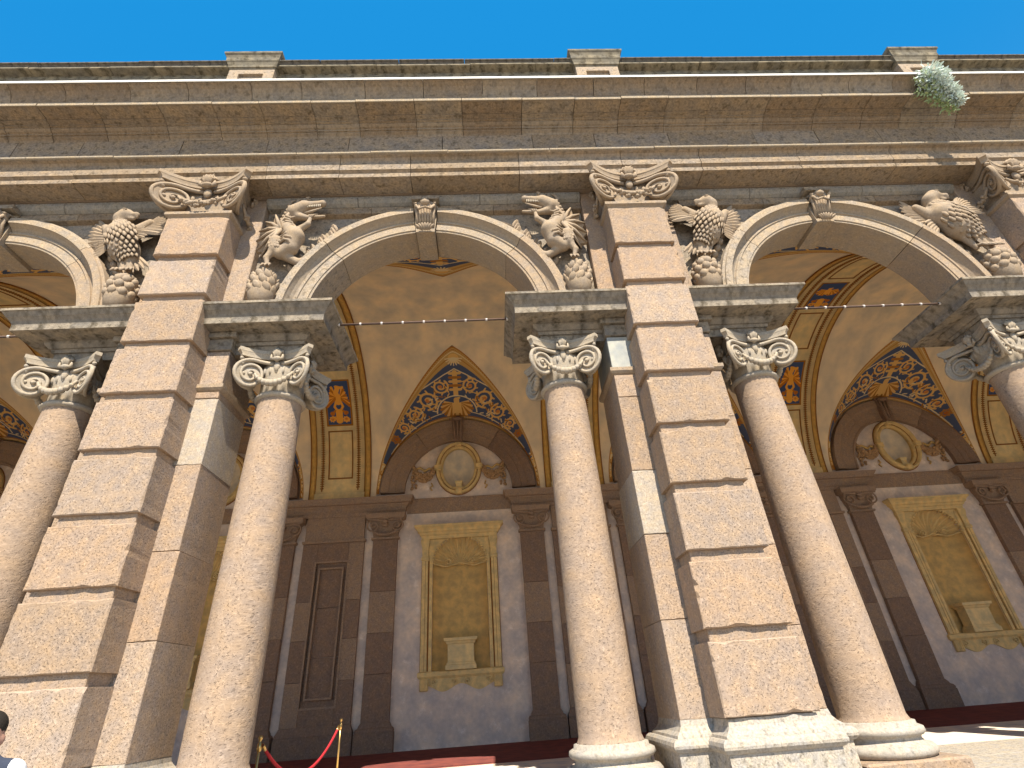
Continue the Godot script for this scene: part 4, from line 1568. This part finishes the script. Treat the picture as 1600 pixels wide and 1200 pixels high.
func make_niche() -> Node3D:
	var t := thing("wall_niche", Vector3.ZERO, "", "niche", "ochre shell niches on the gallery wall")
	var st := begin(true)
	# curved back
	var rows := []
	for i in 25:
		var a := PI * i / 24.0
		rows.append(PackedVector3Array([Vector3(0.955 * cos(a), 2.06, ZR - 0.42 * sin(a)), Vector3(0.955 * cos(a), 5.42, ZR - 0.42 * sin(a))]))
	for i in 24:
		quad(st, rows[i][0], rows[i][1], rows[i + 1][1], rows[i + 1][0])
	build(st, "back", M.ochre2, t)
	st = begin(true)
	var grid := []
	for i in 97:
		var a := PI * i / 96.0
		var r := []
		for k in 9:
			var q := k / 8.0
			var rib := 0.07 * cos(a * 26.0) * q
			r.append(Vector3(0.955 * q * cos(a), 5.42 + 0.925 * q * sin(a), ZR - 0.40 * sqrt(1.0 - q * q) + rib - 0.03 * q))
		grid.append(r)
	for i in 96:
		for k in 8:
			quad(st, grid[i][k], grid[i][k + 1], grid[i + 1][k + 1], grid[i + 1][k])
	var shell := build(st, "shell", M.ochre, t)
	st = begin(true)
	for i in 27:
		var a := PI * (i + 0.5) / 27.0
		blob(st, Vector3(0.97 * cos(a), 5.42 + 0.95 * sin(a), ZR + 0.02), Vector3(0.075, 0.05, 0.08), Basis(Vector3.BACK, a), 4, 6)
	for s in [-1, 1]:
		var p := []
		for i in 26:
			var k := i / 25.0
			p.append(Vector3(s * (0.42 + 0.12 * (1 - k) * cos(k * 9.0)), 5.50 + 0.12 * (1 - k) * sin(k * 9.0), ZR - 0.16))
		tube(st, p, [0.03], 5)
	tube(st, [Vector3(-0.93, 5.44, ZR - 0.04), Vector3(-0.5, 5.36, ZR - 0.2), Vector3(-0.12, 5.46, ZR - 0.24), Vector3(0, 5.50, ZR - 0.24), Vector3(0.12, 5.46, ZR - 0.24), Vector3(0.5, 5.36, ZR - 0.2), Vector3(0.93, 5.44, ZR - 0.04)], [0.03], 5)
	build(st, "scallop", M.ochre, shell)
	# frame
	for s in [-1, 1]:
		st = begin()
		for b in [[0.965, 1.07, 0.06], [1.072, 1.118, 0.03], [1.12, 1.33, 0.10]]:
			box(st, Vector3(minf(s * b[0], s * b[1]), 2.07, ZR - 0.01), Vector3(maxf(s * b[0], s * b[1]), 6.28 if b[0] > 1.1 else 6.20, ZR + b[2]))
		rect_lathe(st, minf(s * 1.12, s * 1.33), maxf(s * 1.12, s * 1.33), ZR, ZR + 0.10, [[0.0, 5.55], [0.03, 5.57], [0.03, 5.66], [0.0, 5.68], [0.01, 6.0], [0.05, 6.2], [0.05, 6.29]])
		build(st, "jamb", M.ochre, t)
		st = begin()
		for b in [[1.333, 1.355, 0.006], [1.072, 1.118, 0.034], [1.20, 1.212, 0.104]]:
			box(st, Vector3(minf(s * b[0], s * b[1]), 2.075, ZR), Vector3(maxf(s * b[0], s * b[1]), 5.54, ZR + b[2]))
		build(st, "painted_outline", M.line, t)
	st = begin()
	var head := [[-1.06, 6.30], [-1.06, 5.42]]
	for i in range(0, 25):
		var a := PI - PI * i / 24.0
		head.append([0.97 * cos(a), 5.42 + 0.94 * sin(a)])
	head.append_array([[1.06, 5.42], [1.06, 6.30]])
	prism_z(st, [[-1.06, 6.42], [1.06, 6.42], [1.06, 6.38], [-1.06, 6.38]], ZR, ZR + 0.045)
	for s in [-1, 1]:
		var h := [[s * 1.06, 6.38], [s * 1.06, 5.45]]
		for i in 13:
			var a := PI / 2 * i / 12.0
			h.append([s * 0.99 * cos(a), 5.45 + 0.925 * sin(a)])
		prism_z(st, h, ZR, ZR + 0.04)
	build(st, "spandrel_slab", M.ochre, t)
	st = begin()
	rect_lathe(st, -1.36, 1.36, ZR - 0.01, ZR + 0.12, [[-0.1, 6.30], [0.0, 6.30], [0.02, 6.42], [0.06, 6.44], [0.10, 6.52], [0.14, 6.54], [0.16, 6.62], [0.22, 6.68], [0.25, 6.70], [0.26, 6.77], [0.0, 6.78]])
	build(st, "cornice", M.ochre, t)
	st = begin()
	rect_lathe(st, -1.36, 1.36, ZR - 0.42, ZR + 0.06, [[0.0, 1.86], [0.03, 1.90], [0.05, 1.92], [0.05, 2.04], [0.0, 2.068]])
	build(st, "sill", M.ochre, t)
	st = begin()
	for s in [-1, 1]:
		stone(st, Vector3(minf(s * 1.06, s * 1.33), 1.52, ZR), Vector3(maxf(s * 1.06, s * 1.33), 1.86, ZR + 0.14), 0.02, 0.0)
		for i in 3:
			box(st, Vector3(s * 1.195 - 0.09 + i * 0.075, 1.56, ZR + 0.14), Vector3(s * 1.195 - 0.06 + i * 0.075, 1.84, ZR + 0.16))
	var ap := [[-1.06, 1.86], [1.06, 1.86]]
	for i in 25:
		var x := 1.06 - 2.12 * i / 24.0
		ap.append([x, 1.58 + 0.10 * cos(x * 5.4)])
	prism_z(st, ap, ZR, ZR + 0.03)
	var apron := build(st, "apron", M.ochre, t)
	st = begin(true)
	for s in [-1, 1]:
		for q in [[0.20, 1.74, 1.0], [0.92, 1.74, -1.0]]:
			var p := []
			for i in 26:
				var k := i / 25.0
				p.append(Vector3(s * (q[0] + 0.10 * (1 - k) * cos(k * 10.0) * q[2]), q[1] + 0.10 * (1 - k) * sin(k * 10.0), ZR + 0.045))
			tube(st, p, [0.022], 5)
	build(st, "scrollwork", M.ochre, apron)
	return t

func make_pedestal() -> Node3D:
	var t := thing("pedestal", Vector3.ZERO, "", "pedestal", "empty pedestals in the niches")
	var st := begin()
	rect_lathe(st, -0.43, 0.43, -0.20, 0.20, [[0.07, 0.0], [0.07, 0.13], [0.04, 0.15], [0.03, 0.20], [0.0, 0.22], [0.0, 0.74]])
	build(st, "die", M.cream, t)
	st = begin()
	rect_lathe(st, -0.43, 0.43, -0.20, 0.20, [[0.0, 0.742], [0.03, 0.76], [0.06, 0.82], [0.11, 0.84], [0.12, 0.93], [0.0, 0.94]])
	build(st, "cap", M.cream, t)
	return t

# ------------------------------------------------------------------ ground, barrier, visitor
func grounds() -> void:
	var st := begin()
	quad(st, Vector3(-400, -0.15, 400), Vector3(400, -0.15, 400), Vector3(400, -0.15, -400), Vector3(-400, -0.15, -400))
	structure(build(st, "ground", M.gravel))
	st = begin()
	box(st, Vector3(X0, -0.145, -12.6), Vector3(X1, 0.0, -3.9))
	structure(build(st, "gallery_floor", M.floor))
	st = begin()
	box(st, Vector3(X0, 0.0, -11.7), Vector3(X1, 0.008, -6.7))
	tag(build(st, "carpet", M.carpet), "dark red carpet runner along the foot of the gallery wall", "carpet")
	var kerb := Node3D.new()
	kerb.name = "stone_step"
	add_child(kerb)
	structure(kerb)
	rng.seed = 42
	var x := X0
	while x < X1:
		var e := minf(x + rng.randf_range(1.3, 2.1), X1)
		for r in [[-3.895, -2.4], [-2.395, -0.9], [-0.895, 0.95]]:
			st = begin()
			stone(st, Vector3(x + 0.004, -0.146, r[0]), Vector3(e - 0.004, 0.0 + rng.randf_range(-0.002, 0.002), r[1]), 0.008, 0.001)
			build(st, "paving_slab", M.base, kerb)
		x = e

func barrier() -> void:
	var a := Vector3(2.12, 0, -1.86)
	var b := Vector3(2.36, 0, -5.5)
	var hs := [1.03, 1.10]
	var i := 0
	for p in [a, b]:
		var t := thing("rope_stanchion", p, ["brass rope post standing close behind the column base", "brass rope post standing out on the gallery floor"][i], "stanchion", "posts of the rope barrier")
		var h: float = hs[i]
		i += 1
		var st := begin(true)
		lathe(st, Vector3.ZERO, [[0.15, 0.0], [0.15, 0.02], [0.10, 0.045], [0.03, 0.06]], 20)
		build(st, "foot", M.brass, t)
		st = begin(true)
		lathe(st, Vector3.ZERO, [[0.02, 0.05], [0.02, h - 0.10]], 12)
		build(st, "pole", M.brass, t)
		st = begin(true)
		lathe(st, Vector3.ZERO, [[0.02, h - 0.2], [0.032, h - 0.19], [0.032, h - 0.10], [0.018, h - 0.09], [0.018, h - 0.06], [0.03, h - 0.04], [0.033, h - 0.02], [0.022, h - 0.004], [0.004, h]], 12)
		build(st, "finial", M.brass, t)
	var r := thing("barrier_rope", Vector3.ZERO, "sagging red rope slung between the two brass posts", "rope")
	var st := begin(true)
	var pts := []
	for k in 33:
		var q := k / 32.0
		var p := (a + Vector3(0.03, 0.90, -0.05)).lerp(b + Vector3(-0.02, 0.96, 0.05), q)
		p.y -= 4.0 * q * (1 - q) * 0.55
		pts.append(p)
	tube(st, pts, [0.024], 8)
	build(st, "cord", M.rope, r)
	for e in [[0, 1], [32, 31]]:
		st = begin(true)
		tube(st, [pts[e[0]], pts[e[0]].lerp(pts[e[1]], 0.9)], [0.03, 0.026], 8)
		build(st, "hook", M.brass, r)

func tie_rods() -> void:
	for b in 6:
		var bx := -13.5 + BAY * b
		var t := thing("tie_rod", Vector3(bx, 7.70, -0.72), ["iron tie rod with collars under an arch further along", "iron tie rod with collars under the arch beside the single eagle", "iron tie rod with collars under the arch with two dragons", "iron tie rod with collars under the arch with two eagles", "iron tie rod with collars under an arch further along", "iron tie rod with collars under an arch further along"][b], "tie rod", "tie rods across the arches")
		var st := begin(true)
		tube(st, [Vector3(-1.66, 0, 0), Vector3(1.66, 0, 0)], [0.022], 8)
		build(st, "rod", M.steel, t)
		for i in 9:
			st = begin(true)
			var x := -1.64 + i * 0.41
			tube(st, [Vector3(x - 0.018, 0, 0), Vector3(x + 0.018, 0, 0)], [0.03], 8)
			build(st, "collar", M.collar, t)

func visitor() -> void:
	var t := thing("person", Vector3(2.44, -0.15, 3.52), "person in a navy vest over a white shirt standing beside the pier", "person")
	var skin := mat(Color(0.45, 0.26, 0.19), [], 1.0, 0.0, 0.55)
	var cloth := mat(Color(0.05, 0.06, 0.09), [], 1.0, 0.0, 0.9)
	var st := begin(true)
	nets(st, [
		[Vector3(0, 1.49, 0.0), Vector3(0, 1.44, 0.02), 0.092, 0.08],
		[Vector3(0, 1.40, 0.05), Vector3(0, 1.385, 0.06), 0.055, 0.045],
		[Vector3(0, 1.455, 0.095), Vector3(0, 1.43, 0.105), 0.016, 0.018],
		[Vector3(-0.088, 1.45, 0.0), Vector3(-0.09, 1.43, 0.0), 0.022, 0.016],
		[Vector3(0.088, 1.45, 0.0), Vector3(0.09, 1.43, 0.0), 0.022, 0.016],
		[Vector3(0, 1.40, -0.01), Vector3(0, 1.28, -0.015), 0.055, 0.065],
		[Vector3(-0.13, 1.26, 0), Vector3(0.13, 1.26, 0), 0.075, 0.075],
		[Vector3(-0.06, 1.20, 0.01), Vector3(-0.06, 0.98, 0.0), 0.115, 0.10],
		[Vector3(0.06, 1.20, 0.01), Vector3(0.06, 0.98, 0.0), 0.115, 0.10],
		[Vector3(-0.07, 0.92, 0), Vector3(0.07, 0.92, 0), 0.12, 0.12],
		[Vector3(-0.18, 1.26, 0), Vector3(-0.24, 0.98, 0.01), 0.062, 0.045],
		[Vector3(-0.24, 0.98, 0.01), Vector3(-0.22, 0.76, 0.10), 0.042, 0.03],
		[Vector3(0.18, 1.26, 0), Vector3(0.24, 0.98, 0.01), 0.062, 0.045],
		[Vector3(0.24, 0.98, 0.01), Vector3(0.22, 0.76, 0.10), 0.042, 0.03],
		[Vector3(-0.09, 0.86, 0), Vector3(-0.10, 0.47, 0.02), 0.095, 0.06],
		[Vector3(-0.10, 0.47, 0.02), Vector3(-0.10, 0.09, -0.01), 0.06, 0.04],
		[Vector3(-0.10, 0.05, -0.03), Vector3(-0.11, 0.04, 0.15), 0.045, 0.035],
		[Vector3(0.09, 0.86, 0), Vector3(0.10, 0.47, 0.02), 0.095, 0.06],
		[Vector3(0.10, 0.47, 0.02), Vector3(0.10, 0.09, -0.01), 0.06, 0.04],
		[Vector3(0.10, 0.05, -0.03), Vector3(0.11, 0.04, 0.15), 0.045, 0.035]], 0.014, 0.03)
	for s in [-1, 1]:
		for k in 5:
			var r := Vector3(s * 0.22 + (k - 2) * 0.012 * s, 0.735, 0.115)
			if k == 0:
				tube(st, [r + Vector3(-s * 0.01, 0.02, 0), r + Vector3(-s * 0.03, -0.01, 0.02), r + Vector3(-s * 0.03, -0.04, 0.02)], [0.011, 0.010, 0.008], 6)
			else:
				tube(st, [r, r + Vector3(0, -0.045, 0.012), r + Vector3(-s * 0.008, -0.08 + 0.006 * absf(k - 2.5), 0.0)], [0.010, 0.009, 0.007], 6)
	var body := build(st, "body", skin, t)
	st = begin(true)
	nets(st, [[Vector3(0, 1.515, -0.012), Vector3(0, 1.47, -0.035), 0.098, 0.088], [Vector3(0, 1.46, -0.04), Vector3(0, 1.41, -0.04), 0.08, 0.06]], 0.014, 0.02)
	build(st, "hair", mat(Color(0.03, 0.025, 0.02), [], 1.0, 0.0, 0.6), body)
	st = begin(true)
	nets(st, [
		[Vector3(-0.165, 1.285, 0), Vector3(0.165, 1.285, 0), 0.062, 0.062],
		[Vector3(-0.07, 1.22, 0.01), Vector3(-0.07, 0.95, 0.0), 0.14, 0.13],
		[Vector3(0.07, 1.22, 0.01), Vector3(0.07, 0.95, 0.0), 0.14, 0.13],
		[Vector3(-0.06, 1.335, -0.03), Vector3(0.06, 1.335, -0.03), 0.055, 0.055]], 0.016, 0.03)
	build(st, "vest", cloth, body)
	st = begin(true)
	for s in [-1, 1]:
		nets(st, [[Vector3(s * 0.19, 1.265, 0), Vector3(s * 0.235, 1.06, 0.01), 0.078, 0.062]], 0.014, 0.02)
	build(st, "shirt", mat(Color(0.78, 0.80, 0.82), [], 1.0, 0.0, 0.85), body)
	st = begin(true)
	nets(st, [
		[Vector3(-0.07, 0.92, 0), Vector3(0.07, 0.92, 0), 0.135, 0.135],
		[Vector3(-0.09, 0.86, 0), Vector3(-0.10, 0.47, 0.02), 0.11, 0.078],
		[Vector3(-0.10, 0.47, 0.02), Vector3(-0.10, 0.10, -0.01), 0.078, 0.065],
		[Vector3(0.09, 0.86, 0), Vector3(0.10, 0.47, 0.02), 0.11, 0.078],
		[Vector3(0.10, 0.47, 0.02), Vector3(0.10, 0.10, -0.01), 0.078, 0.065]], 0.016, 0.03)
	build(st, "trousers", mat(Color(0.10, 0.10, 0.11), [], 1.0, 0.0, 0.9), body)
	st = begin(true)
	for s in [-1, 1]:
		blob(st, Vector3(s * 0.035, 1.46, 0.088), Vector3(0.014, 0.009, 0.01))
	build(st, "eye", mat(Color(0.1, 0.07, 0.05), [], 1.0, 0.0, 0.3), body)
	st = begin(true)
	blob(st, Vector3(0, 1.40, 0.098), Vector3(0.024, 0.007, 0.008))
	build(st, "mouth", mat(Color(0.36, 0.14, 0.12), [], 1.0, 0.0, 0.5), body)
	t.rotation.y = 0.5

# ------------------------------------------------------------------
func _ready() -> void:
	var cam := Camera3D.new()
	cam.name = "camera"
	add_child(cam)
	cam.position = Vector3(5.618, 1.353, 7.482)
	cam.rotation_degrees = Vector3(30.523, -3.643, -4.283)
	cam.fov = 72.94
	cam.near = 0.05
	cam.far = 1500.0
	var sky_mat := ProceduralSkyMaterial.new()
	sky_mat.sky_top_color = Color(0.062, 0.364, 0.556)
	sky_mat.sky_horizon_color = Color(0.90, 0.95, 1.0)
	sky_mat.sky_curve = 0.12
	sky_mat.ground_horizon_color = Color(0.60, 0.56, 0.50)
	sky_mat.ground_bottom_color = Color(0.45, 0.41, 0.36)
	sky_mat.sun_angle_max = 0.5
	var sky := Sky.new()
	sky.sky_material = sky_mat
	var env := Environment.new()
	env.background_mode = Environment.BG_SKY
	env.sky = sky
	env.background_energy_multiplier = 1.4
	env.tonemap_mode = Environment.TONE_MAPPER_LINEAR
	env.tonemap_exposure = 2.0
	env.sdfgi_enabled = true
	env.ssao_enabled = true
	env.ssil_enabled = true
	var we := WorldEnvironment.new()
	we.name = "world_environment"
	we.environment = env
	add_child(we)
	var sun := DirectionalLight3D.new()
	sun.name = "sun"
	add_child(sun)
	sun.light_energy = 1.6
	sun.light_color = Color(1.0, 0.955, 0.88)
	sun.light_angular_distance = 0.5
	sun.shadow_enabled = true
	sun.look_at_from_position(Vector3(0.95, 12.5, 10.0), Vector3.ZERO)

	rng.seed = 5
	make_materials()
	grounds()
	rear_wall()
	vaults()
	bands()
	entablature()
	parapet()

	pier(-18.0, "rusticated stone pier at the near end of the loggia", 100, [])
	pier(-9.0, "rusticated stone pier past the arch of the single eagle", 101, [])
	pier(0.0, "rusticated stone pier between an eagle and a dragon carving, near the red rope", 102, [4])
	pier(9.0, "rusticated stone pier between dragon and eagle carvings, with a pale patch stone", 103, [-9, -3])
	pier(18.0, "rusticated stone pier below the silvery shrub on the cornice", 104, [])
	pier(27.0, "rusticated stone pier further along the loggia", 105, [])
	pier(36.0, "rusticated stone pier at the far end of the loggia", 106, [])

	var col := make_column()
	var imp := make_impost()
	var col_labels := {"0-1": "round column on the eagle side of the pier near the red rope", "01": "round column on the dragon side of the pier, beside the red rope", "9-1": "round column on the dragon side of the pale patched pier", "91": "round column on the eagle side of the pale patched pier", "18-1": "round column mostly in shadow at the pier below the silvery shrub"}
	var imp_labels := {"0-1": "lichened impost block over the column on the eagle side of the roped pier", "01": "lichened impost block over the column beside the red rope", "9-1": "lichened impost block over the column on the dragon side of the patched pier", "91": "lichened impost block over the column on the eagle side of the patched pier", "18-1": "lichened impost block over the shadowed column below the silvery shrub"}
	var first := true
	for px in [-18, -9, 0, 9, 18, 27, 36]:
		for s in [-1, 1]:
			if (px == -18 and s < 0) or (px == 36 and s > 0):
				continue
			var k := "%d%d" % [px, s]
			var cl: String = col_labels.get(k, "round column further along the loggia")
			var il: String = imp_labels.get(k, "lichened impost block over a column further along the loggia")
			var cp := Vector3(px + s * 1.86, 0, -1.06)
			if first:
				col.position = cp
				col.set_meta("label", cl)
				imp.position = Vector3(px, 0, 0)
				imp.set_meta("label", il)
				first = false
			else:
				copy_of(col, cp, cl).rotation.y = 0.0
				copy_of(imp, Vector3(px, 0, 0), il, s < 0)

	var arch := make_arch()
	arch.position = Vector3(-4.5, 0, 0)
	arch.set_meta("label", "round stone arch beside the single eagle and the roped pier")
	copy_of(arch, Vector3(4.5, 0, 0), "round stone arch flanked by two carved dragons")
	copy_of(arch, Vector3(13.5, 0, 0), "round stone arch flanked by two carved eagles")
	copy_of(arch, Vector3(-13.5, 0, 0), "round stone arch further along the loggia")
	copy_of(arch, Vector3(22.5, 0, 0), "round stone arch further along the loggia")
	copy_of(arch, Vector3(31.5, 0, 0), "round stone arch further along the loggia")
	tie_rods()

	var eagle := make_eagle()
	eagle.position = Vector3(9, 0, 0)
	eagle.set_meta("label", "carved stone eagle perched on a pod beside the pale patched pier")
	copy_of(eagle, Vector3(0, 0, 0), "carved stone eagle perched on a pod beside the roped pier", true)
	copy_of(eagle, Vector3(18, 0, 0), "carved stone eagle perched on a pod beside the pier below the shrub", true)
	var dragon := make_dragon()
	dragon.set_meta("label", "carved stone dragon with open jaws beside the roped pier")
	copy_of(dragon, Vector3(9, 0, 0), "carved stone dragon with open jaws beside the pale patched pier", true)

	var pil := make_wall_pilaster()
	var pan := make_stone_panel()
	first = true
	for px in [-18, -9, 0, 9, 18, 27, 36]:
		var pn: String = {0: "brown stone wall panel behind the red rope", 9: "brown stone wall panel behind the pale patched pier", 18: "brown stone wall panel seen behind the column of the patched pier"}.get(px, "brown stone wall panel further along the gallery")
		if px == -18:
			pan.position.x = px
			pan.set_meta("label", pn)
		else:
			copy_of(pan, Vector3(px, 0, 0), pn)
		for s in [-1, 1]:
			var pw: String = {0: "behind the red rope", 9: "behind the patched pier", 18: "behind the patched pier's column"}.get(px, "far along the gallery")
			var pl := "brown pilaster %s the wall panel %s" % ["beginning" if s < 0 else "ending", pw]
			if first:
				pil.position.x = px + s * 1.83
				pil.set_meta("label", pl)
				first = false
			else:
				copy_of(pil, Vector3(px + s * 1.83, 0, 0), pl)
	var lun := make_lunette()
	var ova := make_oval()
	var gar := make_garland()
	var nic := make_niche()
	var ped := make_pedestal()
	var where := ["glimpsed past the outermost column", "behind the single eagle's arch", "framed by the dragon arch", "hidden behind the pale patched pier", "seen through the two-eagle arch", "in the far bay"]
	for b in 6:
		var x := -13.5 + BAY * b
		var w: String = where[b]
		var pp := Vector3(x, 2.07, ZR - 0.08)
		if b == 0:
			for q in [lun, ova, gar, nic]:
				q.position.x = x
			ped.position = pp
			lun.set_meta("label", "brown lunette arch with keystone " + w)
			ova.set_meta("label", "ochre oval frame in the lunette " + w)
			gar.set_meta("label", "garland of fruit beside the oval frame " + w)
			nic.set_meta("label", "ochre shell niche on the gallery wall " + w)
			ped.set_meta("label", "small empty pedestal in the niche " + w)
		else:
			copy_of(lun, Vector3(x, 0, 0), "brown lunette arch with keystone " + w)
			copy_of(ova, Vector3(x, 0, 0), "ochre oval frame in the lunette " + w)
			copy_of(gar, Vector3(x, 0, 0), "garland of fruit beside the oval frame " + w)
			copy_of(nic, Vector3(x, 0, 0), "ochre shell niche on the gallery wall " + w)
			copy_of(ped, pp, "small empty pedestal in the niche " + w)
		copy_of(gar, Vector3(x, 0, 0), "garland of fruit beside the oval frame " + w, true)
		var st := begin()
		prism_x(st, [[ZR, 7.30], [ZR + 0.03, 7.30], [ZR + 0.03, 7.80], [ZR + 0.06, 7.82], [ZR + 0.06, 7.86], [ZR, 7.88]], -1.95, 1.95)
		var sc := build(st, "string_course", M.brown2)
		sc.position.x = x
		tag(sc, "plain brown band below the lunette " + w, "string course", "bands below the lunettes")
	barrier()
	shrub()
	visitor()
